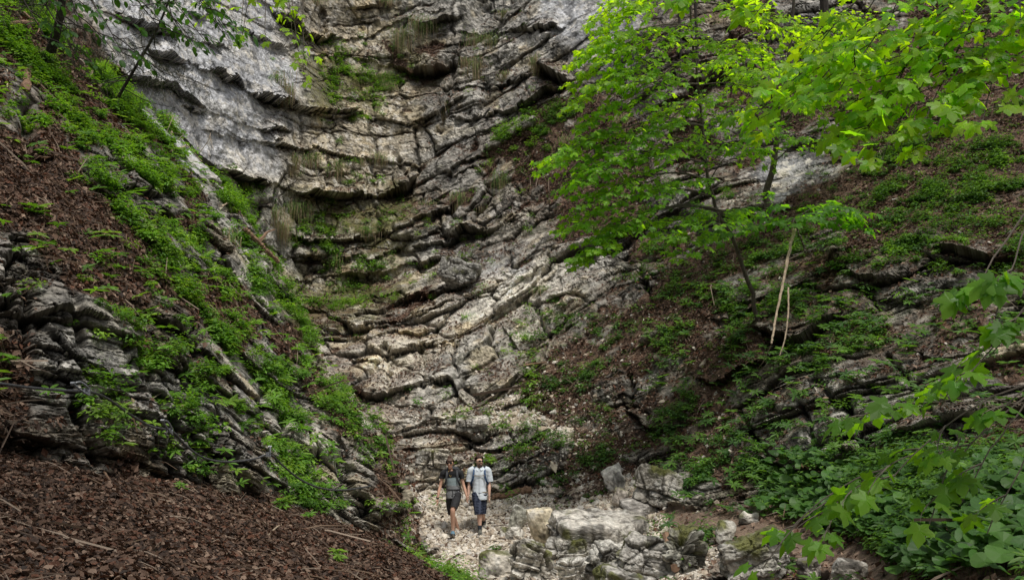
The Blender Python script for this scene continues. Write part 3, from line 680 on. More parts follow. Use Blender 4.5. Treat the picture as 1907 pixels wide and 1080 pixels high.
# palmate woodland plants: whorls of long leaflets
LONG = np.array([(0, 0, 0), (.13, .35, .05), (.1, .75, .0), (0, 1, -.1), (-.1, .75, 0), (-.13, .35, .05)], float); LONGF = np.array([(0, 1, 2), (0, 2, 3), (0, 3, 4), (0, 4, 5)])
def whorls(p, nn, size, cols, nleaf=8, hgt=.12, lit=.25):
    n = len(p); G = Geo(); ip = np.repeat(np.arange(n), nleaf); m = n * nleaf
    ang = np.tile(np.arange(nleaf) / nleaf * 2 * np.pi, n) + np.repeat(rng.random(n) * 6, nleaf) + rng.normal(0, .15, m)
    top = p + np.array([0, 0, 1.]) * hgt * (.6 + .8 * rng.random((n, 1)))
    Zp = norm(np.array([0, -.3, 1.0]) + rvec(n) * .3); Xp, Yp, Zp = frames(Zp, rvec(n))
    Y = np.cos(ang)[:, None] * Xp[ip] + np.sin(ang)[:, None] * Yp[ip] + Zp[ip] * (.25 - .35 * rng.random((m, 1))); Y = norm(Y)
    X = norm(np.cross(Y, Zp[ip])); Z = np.cross(X, Y)
    V, F = inst(LONG, LONGF, top[ip], X, Y, Z, size * (.7 + .5 * rng.random(m)))
    c = (np.array(cols)[rng.choice(len(cols), n)])[ip] * (.75 + .5 * rng.random((m, 1)))
    G.add(V, F, np.repeat(c, len(LONG), 0))
    s = norm(np.cross(top - p, rvec(n))) * .005; Vs = np.stack([p - s, p + s, top], 1).reshape(-1, 3); G.add(Vs, np.arange(len(Vs)).reshape(-1, 3), (.09, .12, .05))
    return G
wp = sstep(1150, 1400, U) * (U < 2000) * BVEG * sstep(480, 600, V_) * (V_ < 1150) * (DB / 15) ** 2
p_, n_, _ = pick(BP, BN, wp, int(900 * Q)); whorls(p_, n_, .17, GR_HILL, 8, .16).build('woodland_plants', M['leaf'], kind='stuff')
p_, n_, _ = pick(SP, SN, SVEG * (AA < 1) * (US > -30) * (DS / 14) ** 2, int(650 * Q)); whorls(p_, n_, .15, GR_SPUR, 7, .12).build('woodland_plants', M['leaf'], kind='stuff')
k = 0
for u_, v_, s_, lb in [(492, 930, .17, 'palmate leaved green plant under the spur, left of two on the litter edge'), (522, 950, .13, 'small palmate plant right beside the larger one on the litter edge'), (62, 402, .2, 'pale green palmate plant high on the litter of the left slope'),
        (338, 915, .07, 'tiny green sprout alone on the dead leaves below the rock wall'), (10, 695, .16, 'bright sprouting plant at the left picture edge by the steel cable'), (575, 975, .1, 'low light green plant on dead leaves right of the palmate pair'), (628, 1050, .1, 'lone seedling on the leaf bank at the bottom left of the walkers')]:
    b = on_spur(u_, v_) if v_ < 800 else on_floor(u_, v_)
    whorls(np.repeat(b[None], 3, 0) + rvec(3) * s_ * .35, None, s_, GR_SPUR, 7, s_ * .9).build('small_plant', M['leaf'], loc=b, label=lb, cat='plant', group='small plants on the left bank')

# --- scree and pebbles
ico = np.array([(-1, .0, 1.618), (1, 0, 1.618), (-1, 0, -1.618), (1, 0, -1.618), (0, 1.618, 1), (0, 1.618, -1), (0, -1.618, 1), (0, -1.618, -1), (1.618, 1, 0), (-1.618, 1, 0), (1.618, -1, 0), (-1.618, -1, 0)]) / 1.9
icoF = np.array([(1, 4, 0), (4, 9, 0), (4, 5, 9), (8, 5, 4), (1, 8, 4), (1, 10, 8), (10, 3, 8), (8, 3, 5), (3, 2, 5), (3, 7, 2), (3, 10, 7), (10, 6, 7), (6, 11, 7), (6, 0, 11), (6, 1, 0), (10, 1, 6), (11, 0, 9), (2, 11, 9), (5, 2, 9), (11, 2, 7)])
def stones(name, wt, n, size, sig, cols, P=BP, N=BN):
    p, nn, _ = pick(P, N, wt, n); Z = norm(nn + rvec(n) * .6); X, Y, Z = frames(Z, rvec(n))
    sc = size * np.exp(rng.normal(0, sig, n))[:, None] * np.array([1, .75, .5]) * (.7 + .6 * rng.random((n, 3)))
    sc = np.clip(sc, 0, size * 4.5)
    V, F = inst(ico, icoF, p + np.array([0, 0, 1]) * sc[:, 2:3] * .3, X, Y, Z, sc)
    V = V + .16 * np.repeat(sc[:, :1], 12, 0) * rng.normal(size=V.shape)
    c = np.array(cols)[rng.choice(len(cols), n)] * (.75 + .45 * rng.random((n, 1)))
    return mesh(name, V, F, M['pebble'], cols=np.repeat(c, 12, 0), kind='stuff')
M['pebble'] = rockmat('pebble', 25, .5, .01, .7, 1.25)
PALE = [(.55, .49, .41), (.62, .57, .5), (.45, .39, .31), (.5, .47, .43), (.34, .28, .22)]
stones('scree', sstep(.35, .7, BSC) * (V_ < 1150) * vis * wD, int(34000 * Q), .03, .45, PALE)
stones('rubble', (.25 + BL) * vis * wD * (U > 600) * (U < 1350) * (V_ > 560) * (V_ < 1100) * (.2 + .8 * sstep(500, 900, V_)) * np.exp(-((U - 950) / 230) ** 2), int(3500 * Q), .03, .5, PALE)
stones('loose_stones', BL * vis * wD * (U > 950) * (U < 2000), int(2200 * Q), .022, .6, [(.4, .37, .33), (.3, .27, .24), (.5, .46, .4)])

# ------------------------------------------------------------ boulders
_bm = __import__('bmesh').new(); __import__('bmesh').ops.create_icosphere(_bm, subdivisions=6, radius=1)
_bm.verts.ensure_lookup_table(); ICOV = np.array([v.co[:] for v in _bm.verts]); ICOF = np.array([[l.index for l in f.verts] for f in _bm.faces]); _bm.free()
_bm = __import__('bmesh').new(); __import__('bmesh').ops.create_icosphere(_bm, subdivisions=4, radius=1)
_bm.verts.ensure_lookup_table(); ICOv = np.array([v.co[:] for v in _bm.verts]); ICOf = np.array([[l.index for l in f.verts] for f in _bm.faces]); _bm.free()
def boulder(base, size, seed, label, col=(.42, .40, .36), moss=.2, rotz=0, tilt=(0, 0), cuts=7, big=False, name='boulder', group=None, frac=0):
    g = np.random.default_rng(seed); d = ICOV if big else ICOv; F = ICOF if big else ICOf
    r = (np.abs(d) ** 9).sum(1) ** (-1 / 9)
    for _ in range(cuts):
        n = norm(g.normal(size=3)); dd = d @ n; q = (.68 + .3 * g.random()) / np.clip(dd, .05, None)
        r = -np.log(np.exp(-34 * r) + np.exp(-34 * np.clip(q, 0, 3))) / 34
    P = d * r[:, None] * np.array(size) * .5
    E = Matrix.Rotation(rotz, 3, 'Z') @ Matrix.Rotation(tilt[0], 3, 'X') @ Matrix.Rotation(tilt[1], 3, 'Y')
    P = P @ np.array(E).T; sz = max(size)
    nn = norm(d / np.array(size)) @ np.array(E).T
    w3 = P + seed * 3.3
    h = .035 * sz * fbm(w3 * 1.6 / sz, 3) + .035 * fbm(w3 * 5, 6, 2.2, .62)
    cr = 0
    if frac:
        loc = P @ np.array(E); wv = .10 * fbm(w3 * 1.2, 2); kk = 1.5 / sz ** .5
        def jo(a, f, sd): q = (a + wv) * f + sd; i = np.floor(q); return i.astype(int), np.minimum(q - i, 1 - q + i) / f
        i0, e0 = jo(loc[:, 2] + .12 * loc[:, 0], 1.5 * kk, .3); i1, e1 = jo(loc[:, 0] + .2 * loc[:, 2] + .13 * (i0 % 3), 1.1 * kk, .1 * seed); i2, e2 = jo(loc[:, 1], 1.0 * kk, .4)
        e = np.minimum(np.minimum(e0, e1), e2); v1 = hash2(i0 + 3 * i2, i1, seed % 7)
        j0, f0 = jo(loc[:, 2] + .3 * loc[:, 1], 3.4 * kk, .7 + v1 * 3); j1, f1 = jo(loc[:, 0] - .15 * loc[:, 2], 2.6 * kk, v1 * 5); e_ = np.minimum(f0, f1); v2 = hash2(j0, j1, 3)
        cr = np.clip(np.exp(-(e / .016) ** 2) + .6 * np.exp(-(e_ / .010) ** 2), 0, 1)
        tl = (loc[:, 0] * 1.1 * kk % 1 - .5) * (hash2(i0, i1, 5) - .5) + (loc[:, 2] * 1.5 * kk % 1 - .5) * (hash2(i0, i1, 6) - .5) + .5 * ((loc[:, 0] * 2.6 * kk % 1 - .5) * (hash2(j0, j1, 5) - .5) + (loc[:, 2] * 3.4 * kk % 1 - .5) * (hash2(j0, j1, 8) - .5))
        h = h + frac * (.2 + .8 * (1 - sstep(.5, .9, np.abs(nn[:, 2])))) * ((v1 - .5) * .22 + tl * .30 - .09 * np.exp(-(e / .022) ** 2) - .03 * np.exp(-(e_ / .016) ** 2) + (v2 - .5) * .10)
    P = P + nn * np.asarray(h)[:, None]
    pf = fbm(w3 * 7, 4, 2.2, .6); pn = fbm(w3 * 1.3, 3)
    c = np.array(col) * np.clip(1 + .5 * pf + .3 * pn + .4 * fbm(w3 * 19, 3, 2.2, .7), .15, 2)[:, None]
    st = sstep(.1, .5, fbm(w3 * 2.3 + 20, 4, 2.2, .6)); c = c * (1 - .68 * st)[:, None]
    li = sstep(.15, .4, fbm(w3 * 4 + 60, 4, 2.2, .65)); c = c + (np.array([.66, .64, .6]) - c) * (.5 * li)[:, None]
    if frac: c = c + (np.array([.05, .042, .03]) - c) * (cr * .7)[:, None]
    mo = sstep(.1, .5, fbm(w3 * 1.8 + 33, 4) + moss - .25) * sstep(-.1, .6, nn[:, 2] + .3 * pf)
    c = c + (np.array([.09, .095, .02]) * (1 + .7 * pf[:, None]) - c) * (mo * .9)[:, None]
    return mesh(name, P + np.asarray(base), F, M['near'], cols=np.clip(c, .01, .85), loc=np.asarray(base), label=label, cat='boulder', group=group)
def bl(u, v, w_, h_, label, seed, push=.35, **k):
    """a boulder whose middle is seen at (u, v), w_ x h_ photo pixels, sunk into the ground there"""
    g = on_bowl(u, v + h_ * .4); D = proj(g)[2]; sx, sz = w_ / FPX * D, h_ / FPX * D
    dep = k.pop('deep', 1.0) * (sx + sz) * .5
    c = unproj(u, v, D - push * dep * .3)
    return boulder(c, (sx * 1.08, dep, sz * 1.12), seed, label, **k)
bl(1118, 992, 165, 56, 'wide flat topped grey slab of the bottom centre outcrop, edge of the path', 3, rotz=.12, tilt=(.16, .07), cuts=4, big=True, frac=.55, col=(.46, .43, .39), moss=.15, push=.3, deep=1.5)
bl(1188, 1046, 92, 92, 'right hand fractured block of the outcrop, below the wide slab', 61, rotz=.3, tilt=(.12, .25), cuts=4, big=True, frac=.5, col=(.40, .38, .35), moss=.12, push=.5, deep=.9)
bl(1128, 1052, 62, 74, 'middle pale block of the outcrop beside the white stones', 62, rotz=.1, tilt=(.1, .15), cuts=5, big=True, frac=.5, col=(.48, .46, .42), moss=.08, push=.7)
bl(1180, 1100, 120, 60, 'lowest block of the outcrop cut by the bottom picture edge', 63, rotz=.2, tilt=(.1, .2), cuts=4, big=True, frac=.5, col=(.42, .40, .37), moss=.1, push=1.0)
bl(1060, 1026, 66, 44, 'dark seamed block under the left end of the wide slab', 64, rotz=-.1, tilt=(.1, -.1), cuts=4, big=True, frac=.5, col=(.40, .38, .34), moss=.15, push=.6)
bl(1064, 1066, 52, 48, 'pale blocky rock left of the white gully stones', 5, frac=.5, big=True, col=(.5, .48, .44), tilt=(.1, -.2), push=.7)
bl(1010, 986, 46, 70, 'tall cream coloured boulder standing left of the huge fractured boulder', 8, col=(.62, .54, .4), moss=.02, tilt=(0, -.12), cuts=9)
bl(966, 967, 32, 42, 'small grey angular boulder just behind the tall cream boulder', 12, col=(.4, .39, .33), moss=.05, tilt=(0, .4), cuts=10)
bl(953, 992, 42, 20, 'low flat pale stone at the foot of the tall cream boulder', 15, col=(.55, .52, .47), moss=.1)
bl(990, 1048, 80, 66, 'mossy pale outcrop at the bottom edge below the tall cream boulder', 17, frac=.7, big=True, col=(.46, .43, .38), moss=.35, tilt=(.1, .3))
bl(925, 1052, 60, 46, 'rounded pale rock under green plants at the bottom edge', 19, col=(.5, .46, .4), moss=.25)
bl(1086, 1052, 24, 22, 'white stone in the gully, upper of the white ones', 21, col=(.66, .63, .57), moss=0, push=1.2)
bl(1096, 1072, 34, 18, 'white stone at the very bottom of the gully', 22, col=(.66, .63, .57), moss=0, push=1.6)
bl(1190, 948, 66, 34, 'dark grey slab lying at the end of the pale path', 24, col=(.3, .28, .26), moss=.05, tilt=(-.3, .2), deep=.8)
bl(1156, 930, 28, 34, 'rounded brown grey stone leaning beside the dark slab', 26, col=(.36, .32, .28), moss=.05, tilt=(0, .3))
bl(1138, 888, 38, 46, 'grey boulder standing alone on brown leaves above the path', 28, col=(.4, .38, .35), moss=.15, tilt=(0, -.2))
bl(1228, 912, 90, 60, 'broad mossy outcrop right of the lone boulder, above the path', 30, frac=.6, big=True, col=(.28, .26, .23), moss=.35, tilt=(-.2, .25))
bl(1350, 990, 36, 36, 'pale pointed rock at the inner edge of the brown path', 33, col=(.34, .32, .28), moss=.2)
bl(1266, 1030, 76, 84, 'dark mossy rock with a hollow, right of the huge fractured boulder', 35, frac=.8, big=True, col=(.3, .29, .25), moss=.5)
bl(1402, 1042, 112, 84, 'large mossy boulder speckled yellow at the bottom right of centre', 37, frac=.5, big=True, col=(.40, .38, .34), moss=.45, tilt=(.2, -.25), push=.1)
bl(1392, 966, 34, 18, 'low stone between path and slope above the mossy boulders', 39, col=(.45, .42, .38))
bl(1504, 1060, 44, 30, 'half buried stone in the brown path, left of two', 41, col=(.42, .38, .34), moss=0)
bl(1580, 1066, 60, 40, 'half buried stone in the brown path, right of two', 43, col=(.4, .36, .32), moss=.05)
bl(852, 514, 70, 50, 'big grey boulder resting on the ledge at the middle of the gorge', 45, big=True, frac=.5, col=(.27, .26, .24), moss=.3, tilt=(0, .35), push=.05)
bl(977, 763, 12, 10, 'small white stone lying on the litter right of the cascade', 47, col=(.65, .62, .57), moss=0)
bl(1012, 898, 10, 8, 'tiny pale stone lying on the brown leaves behind the log', 48, col=(.6, .58, .5), moss=0)
bl(1030, 916, 14, 8, 'small tan stone on the brown leaves right of the log', 49, col=(.6, .52, .42), moss=0)
bl(810, 862, 62, 44, 'cream boulder behind the woman at the foot of the cascade', 51, frac=.5, big=True, col=(.56, .51, .43), moss=.15)
bl(880, 790, 56, 26, 'grey slab lying across the lower cascade', 53, col=(.45, .42, .38), moss=.1, frac=.4, big=True)
# ------------------------------------------------------------ leaves and trees
_half = [(0, 0), (.13, -.10), (.40, -.12), (.34, .02), (.36, .10), (.62, .30), (.60, .44), (.40, .44), (.22, .40), (.27, .62), (.18, .74), (0, 1.0)]
_o = _half + [(-x, y) for x, y in _half[-2:0:-1]]
MAPLE = np.array([(x, y, -.16 * (x * x) - .22 * max(0, y - .2) ** 2 + .03 * math.sin(9 * x)) for x, y in _o] + [(0, .28, .05)], float)
MAPLEF = np.array([(i, (i + 1) % len(_o), len(_o)) for i in range(len(_o))])
OVAL = np.array([(0, 0, 0), (.22, .22, .05), (.3, .5, .05), (.2, .78, .0), (0, 1, -.08), (-.2, .78, 0), (-.3, .5, .05), (-.22, .22, .05), (0, .5, 0)], float)
OVALF = np.array([(i, (i + 1) % 8, 8) for i in range(8)])
def limbcurve(a, b, sag, n, g, wob=.06):
    a = np.array(a); b = np.array(b); L = np.linalg.norm(b - a)
    t = np.linspace(0, 1, n)[:, None]; p = a + (b - a) * t; p[:, 2] += (sag * L * 4 * t * (1 - t))[:, 0]
    w = np.cumsum(g.normal(size=(n, 3)) * wob * L / n, 0); w -= w[-1] * t
    return p + w
def tree(name, label, trunk, tr, tiers, leaf, size, cols, mat='bright', bark='bark', dens=1.0, seed=1, flat=.35, droop=.35, group=None, extra=None, limb=1.0):
    """trunk: points; tiers: (attach 0-1, (u,v,D), spread m, leaves). Every limb carries side twigs with paired leaves."""
    g = np.random.default_rng(seed); T, TF = leaf
    tp = catmull(np.array(trunk), 24); root = thing(name, tp[0], label, 'tree', group)
    o = tp[0]
    V, F = tube(tp + g.normal(size=tp.shape) * .012, np.linspace(tr, tr * .35, 24), 9); G = Geo(); G.add(V, F); G.build('trunk', M[bark], parent=root).data.transform(Matrix.Translation(-Vector(o)))
    LG = Geo(); pos, dirs = [], []; done = []
    for att, c, spread, nl in tiers:
        c3 = unproj(*c); s = done[att[0]][int(att[1] * 15)] if isinstance(att, tuple) else tp[int(np.clip(att * 23, 0, 23))]
        nl = int(nl * dens)
        out = c3 - s; out[2] *= .3; out = norm(out[None])[0]
        end = c3 + out * spread * .75 - np.array([0, 0, .12 * spread])
        n = 16; lc = limbcurve(s, end, .10, n, g); L = np.linalg.norm(end - s)
        r0 = (.004 + .006 * L) * limb; done.append(lc); V, F = tube(lc, np.linspace(r0, .003, n), 5, False); LG.add(V, F)
        side = norm(np.cross(out, [0, 0, 1.])[None])[0]
        nt_ = max(3 if nl >= 12 else 1, int(nl / 9)); k = 0
        for j in range(nt_):
            f = (j + .5) / nt_
            # twigs leave the part of the limb that runs through this tier
            t0 = max(.25, 1 - 1.7 * spread / max(L, 1e-3)); tt_ = t0 + (1 - t0) * f; q = tt_ * (n - 1); i = min(int(q), n - 2)
            b = lc[i] + (lc[i + 1] - lc[i]) * (q - i); sg = 1 if j % 2 else -1
            tl = spread * (1.0 - .55 * f) * (.6 + .6 * g.random())
            d = out * (.45 + .35 * g.random()) + side * sg * (.8 + .3 * g.random()) + np.array([0, 0, g.normal() * flat * .6])
            d /= np.linalg.norm(d)
            if j == nt_ - 1: d = out; 
            e = b + d * tl; e[2] -= .12 * tl
            tw = limbcurve(b, e, .05, 7, g); V, F = tube(tw, np.linspace(.0055, .002, 7), 4, False); LG.add(V, F)
            m = max(2 if nl > 3 else 1, int(nl / nt_ / 2))
            for a in (np.linspace(.3, 1, m) if m > 1 else [1.0]):
                i2 = min(int(a * 6), 5); pp = tw[i2] + (tw[i2 + 1] - tw[i2]) * (a * 6 - i2); dd = norm((tw[i2 + 1] - tw[i2])[None])[0]; sd = norm(np.cross(dd, [0, 0, 1.])[None])[0]
                for s2 in (-1, 1):
                    ld = dd * (.5 + .5 * a) + sd * s2 * (.9 - .3 * a) + g.normal(size=3) * .25; ld[2] -= .15
                    ld = ld / np.linalg.norm(ld); pt = pp + ld * size * (.25 + .5 * g.random())
                    pos.append(pt); dirs.append(ld)
                    if size > .1 and mat == 'bright':                # leaf stalks
                        w_ = norm(np.cross(ld, [0, 0, 1.])[None])[0] * .0025; LG.add([pp - w_, pp + w_, pt], np.array([(0, 1, 2)]))
    b = LG.build('branch', M[bark], parent=root); b.data.transform(Matrix.Translation(-Vector(o)))
    pos = np.array(pos); dirs = np.array(dirs); n = len(pos)
    Y = dirs.copy(); Y[:, 2] -= droop * (.4 + g.random(n)); Y = norm(Y)
    Z = norm(np.array([0, -.25, 1.0]) + g.normal(size=(n, 3)) * .38); X = norm(np.cross(Y, Z)); Z = np.cross(X, Y)
    sc = size * (.55 + .65 * g.random(n)); V, F = inst(T, TF, pos, X, Y, Z, sc)
    c = np.array(cols)[g.choice(len(cols), n)] * (.75 + .5 * g.random((n, 1)))
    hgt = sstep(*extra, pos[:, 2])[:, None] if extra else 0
    c = c * (1 + (hgt * np.array([.55, .25, -.1]) if extra else 0))  # backlight painted into the leaf colour: upper leaves brighter and yellower
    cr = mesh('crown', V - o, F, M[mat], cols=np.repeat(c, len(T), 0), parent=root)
    return root
YG = [(.17, .30, .03), (.21, .35, .035), (.13, .25, .03), (.25, .38, .04)]
MG = [(.145, .29, .042), (.185, .345, .045), (.115, .25, .042)]
def on(u, v): return on_bowl(u, v)
g0 = on(1408, 598)
D0 = proj(g0)[2] - .1
mid = [unproj(1412, 604, D0), unproj(1398, 540, D0 - .2), unproj(1362, 440, D0 - .6), unproj(1335, 395, D0 - .8), unproj(1316, 300, D0 - 1), unproj(1303, 180, D0 - 1.2), unproj(1290, 60, D0 - 1.4), unproj(1275, -80, D0 - 1.6)]
K = D0 - 1
tree('maple_tree', 'slim maple on the middle of the right slope with yellow green layered foliage', mid, .055, [
 (.98, (1160, 80, K-1), .9, 80), (.9, (1180, 110, K-1.8), .9, 70), (.8, (1160, 160, K-2), .9, 70), (.7, (1130, 330, K-2), .9, 70), (.98, (1250, 20, K-1.5), 1.1, 90), (.98, (1200, 60, K-1.5), 1.1, 130), (.98, (1330, 30, K-1.5), 1.2, 150), (.98, (1150, 35, K-1.0), .7, 70), (.95, (1420, 70, K-1.2), 1.2, 150), (.9, (1130, 110, K-1.4), .8, 90), (.9, (1230, 140, K-1.8), 1.3, 180), (.85, (1110, 150, K-1.2), .6, 60),
 (.85, (1350, 130, K-1.5), 1.2, 150), (.8, (1120, 190, K-1.5), .8, 90), (.8, (1230, 200, K-1.8), 1.2, 150), (.78, (1130, 235, K-1.7), .7, 80), (.75, (1400, 190, K-1), 1.1, 130), (.72, (1260, 240, K-1.2), 1.0, 120),
 (.68, (1090, 290, K-1.8), 1.0, 120), (.66, (1180, 310, K-2), 1.2, 160), (.62, (1060, 312, K-1.6), .7, 70), (.6, (1250, 300, K-1.5), 1.1, 130), (.58, (1120, 345, K-1.8), 1.0, 110), (.56, (1360, 290, K-.9), 1.0, 110), (.54, (1160, 375, K-2), 1.1, 130),
 (.5, (1250, 365, K-1.5), 1.0, 110), (.48, (1110, 425, K-2), .9, 100), (.45, (1130, 470, K-2.1), .8, 100), (.45, (1180, 440, K-1.9), .9, 100), (.42, (1105, 492, K-2), .5, 50), (.42, (1260, 440, K-1.5), .9, 90), (.4, (1340, 420, K-1.1), .9, 90), (.36, (1290, 475, K-1.2), .7, 60),
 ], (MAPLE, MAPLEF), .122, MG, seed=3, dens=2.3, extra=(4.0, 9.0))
g1 = on(1432, 402); D1 = proj(g1)[2] - .1
tree('maple_tree', 'second maple behind with forked dark trunk before the pale grey rock face', [unproj(1434, 408, D1), unproj(1428, 360, D1 - .1), unproj(1442, 300, D1 - .3), unproj(1452, 220, D1 - .5), unproj(1470, 100, D1 - 1), unproj(1480, -20, D1 - 1.2)], .11, [
 (.9, (1480, 50, D1-1), 1.5, 150), (.85, (1560, 60, D1-1), 1.3, 120), (.8, (1400, 110, D1-1), 1.4, 130), (.75, (1540, 110, D1-1), 1.4, 140), (.7, (1440, 150, D1-1.5), 1.4, 150), (.65, (1380, 240, D1-1.5), 1.2, 100), (.6, (1500, 190, D1-1.3), 1.2, 110), (.55, (1330, 200, D1-1.5), 1.3, 110), (.5, (1420, 260, D1-1.5), 1.1, 100), (.4, (1500, 270, D1-1.8), .9, 60)],
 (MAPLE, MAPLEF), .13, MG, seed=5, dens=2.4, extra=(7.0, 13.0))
g2 = on(1530, 505); D2 = proj(g2)[2] - .2
tree('maple_sapling', 'low maple sapling spreading flat green leaves above the broken pale stem', [unproj(1500, 470, D2), unproj(1490, 440, D2 - .1), unproj(1478, 405, D2 - .3)], .03, [
 (.9, (1430, 395, D2-.6), .9, 80), (.9, (1540, 400, D2-.6), .9, 90), (.8, (1480, 420, D2-.9), .9, 90), (.7, (1380, 440, D2-1), .9, 80), (.8, (1570, 425, D2-.5), .6, 50), (.9, (1500, 385, D2), .8, 60)],
 (MAPLE, MAPLEF), .18, [(.08, .19, .035), (.10, .23, .04)], seed=8)
# near maples whose trunks stand just outside the right of the frame
tree('maple_tree', 'near maple reaching in from the upper right with large sunlit leaves', [(5.6, 8.6, -1.4), (5.5, 8.7, 1.5), (5.1, 8.9, 4.2), (4.5, 8.9, 5.6)], .11, [
 (.75, (1560, 205, 8.6), .75, 75), (.78, (1640, 150, 8.4), .7, 80), (.72, (1690, 225, 8.2), .75, 85), (.8, (1720, 170, 8.6), .7, 80), (.7, (1780, 200, 8.0), .7, 80), (.82, (1850, 130, 8.0), .6, 60), (.66, (1860, 215, 7.6), .6, 60), (.7, (1480, 190, 8.9), .5, 36), (.68, (1640, 255, 8.2), .45, 34), (.66, (1760, 265, 7.8), .45, 34),
 (.88, (1900, 45, 7.6), .35, 24), (.7, (1660, 300, 7.6), .22, 12), (.92, (1640, 70, 9.4), .6, 44), (.96, (1440, 25, 8.2), .3, 18), (.97, (1330, 5, 8), .32, 18), (.9, (1560, 110, 9.2), .6, 40), (.75, (1880, 80, 8.4), .5, 36), (.7, (1800, 100, 8.8), .5, 30)],
 (MAPLE, MAPLEF), .128, [(.20, .31, .03), (.20, .36, .035), (.24, .40, .04), (.12, .26, .03)], seed=11, bark='darkbark', droop=.45, dens=1.6, limb=.8)
tree('maple_tree', 'near maple with low branches drooping into the lower right corner', [(3.4, 5.0, -1.3), (3.35, 5.0, .0), (3.2, 5.1, 1.6), (3.2, 5.3, 3.5)], .08, [
 (.45, (1810, 868, 4.9), .22, 10), ((0, .55), (1720, 880, 4.9), .28, 18), ((1, .8), (1650, 905, 4.9), .26, 18), ((2, .7), (1600, 925, 4.9), .26, 20), ((3, .7), (1545, 1000, 4.7), .12, 8), ((2, .5), (1478, 992, 4.9), .06, 4), ((3, .5), (1436, 1052, 4.8), .06, 4),
 ((0, .7), (1740, 760, 5.1), .15, 8), ((7, .8), (1640, 772, 5.1), .2, 16), ((0, .2), (1870, 790, 4.7), .22, 12), (.55, (1855, 690, 4.8), .28, 24), (.6, (1895, 640, 4.8), .25, 14), (.68, (1830, 575, 4.6), .22, 14), (.7, (1890, 558, 4.4), .25, 14),
 ((0, .4), (1840, 910, 4.8), .22, 10), ((10, .5), (1800, 735, 5), .18, 8), ((1, .4), (1760, 960, 4.8), .2, 6), ((0, .3), (1890, 960, 5), .2, 6)],
 (MAPLE, MAPLEF), .11, [(.08, .18, .03), (.10, .22, .035), (.14, .28, .04)], seed=13, dens=.85, limb=.55, bark='bark', droop=.5)
# top left: beech leaves overhead, bare spruce, yellow green maple twigs
tree('beech_tree', 'dark leaved beech overhanging the upper left corner', [(-6.6, 8.2, .6), (-6.4, 8.1, 3), (-6, 8.0, 5.2), (-5.4, 8, 6.4)], .14, [
 (.75, (60, 20, 8), .7, 70), (.8, (140, 60, 8), .6, 60), (.85, (200, 15, 8.4), .7, 70), (.85, (260, 40, 8.6), .6, 50), (.9, (330, 15, 8.6), .6, 60), (.9, (370, 50, 9), .35, 26), (.7, (90, 90, 8.4), .4, 34), (.95, (280, -20, 8.4), .7, 60), (.7, (20, 50, 8), .5, 40), (.9, (340, 60, 9), .3, 16)] + [(1, (x_, y_, d_), 1.7, 330) for x_, y_, d_ in [(-500, -900, 7), (100, -1000, 6), (-300, -1500, 5), (300, -1700, 5), (-1300, -1300, 5), (-900, -600, 7), (-1500, -2200, 3.6), (200, -2600, 3.8), (-700, -2300, 4)]],  # last tiers: unseen canopy added over the camera to shade the leaf bank
 (OVAL, OVALF), .075, [(.045, .12, .025), (.06, .16, .03), (.035, .09, .02)], mat='leaf', bark='darkbark', dens=1.6, seed=17, droop=.3)
tree('maple_sapling', 'fine maple twigs with tiny yellow green leaves hanging before the grey slab', [unproj(640, -330, 13), unproj(560, -230, 13), unproj(420, -120, 13)], .05, [
 (.95, (400, 22, 12.4), .3, 12), (.95, (448, 42, 12.4), .35, 16), (.8, (490, 52, 12.4), .28, 14), (.7, (535, 50, 12.4), .25, 12), (.7, (545, 84, 12.4), .28, 14), (.6, (560, 118, 12.4), .24, 12), (.7, (455, 78, 12.4), .2, 8), (.4, (535, 2, 12.4), .2, 8)],
 (MAPLE, MAPLEF), .1, [(.22, .36, .04), (.26, .40, .05)], seed=19)

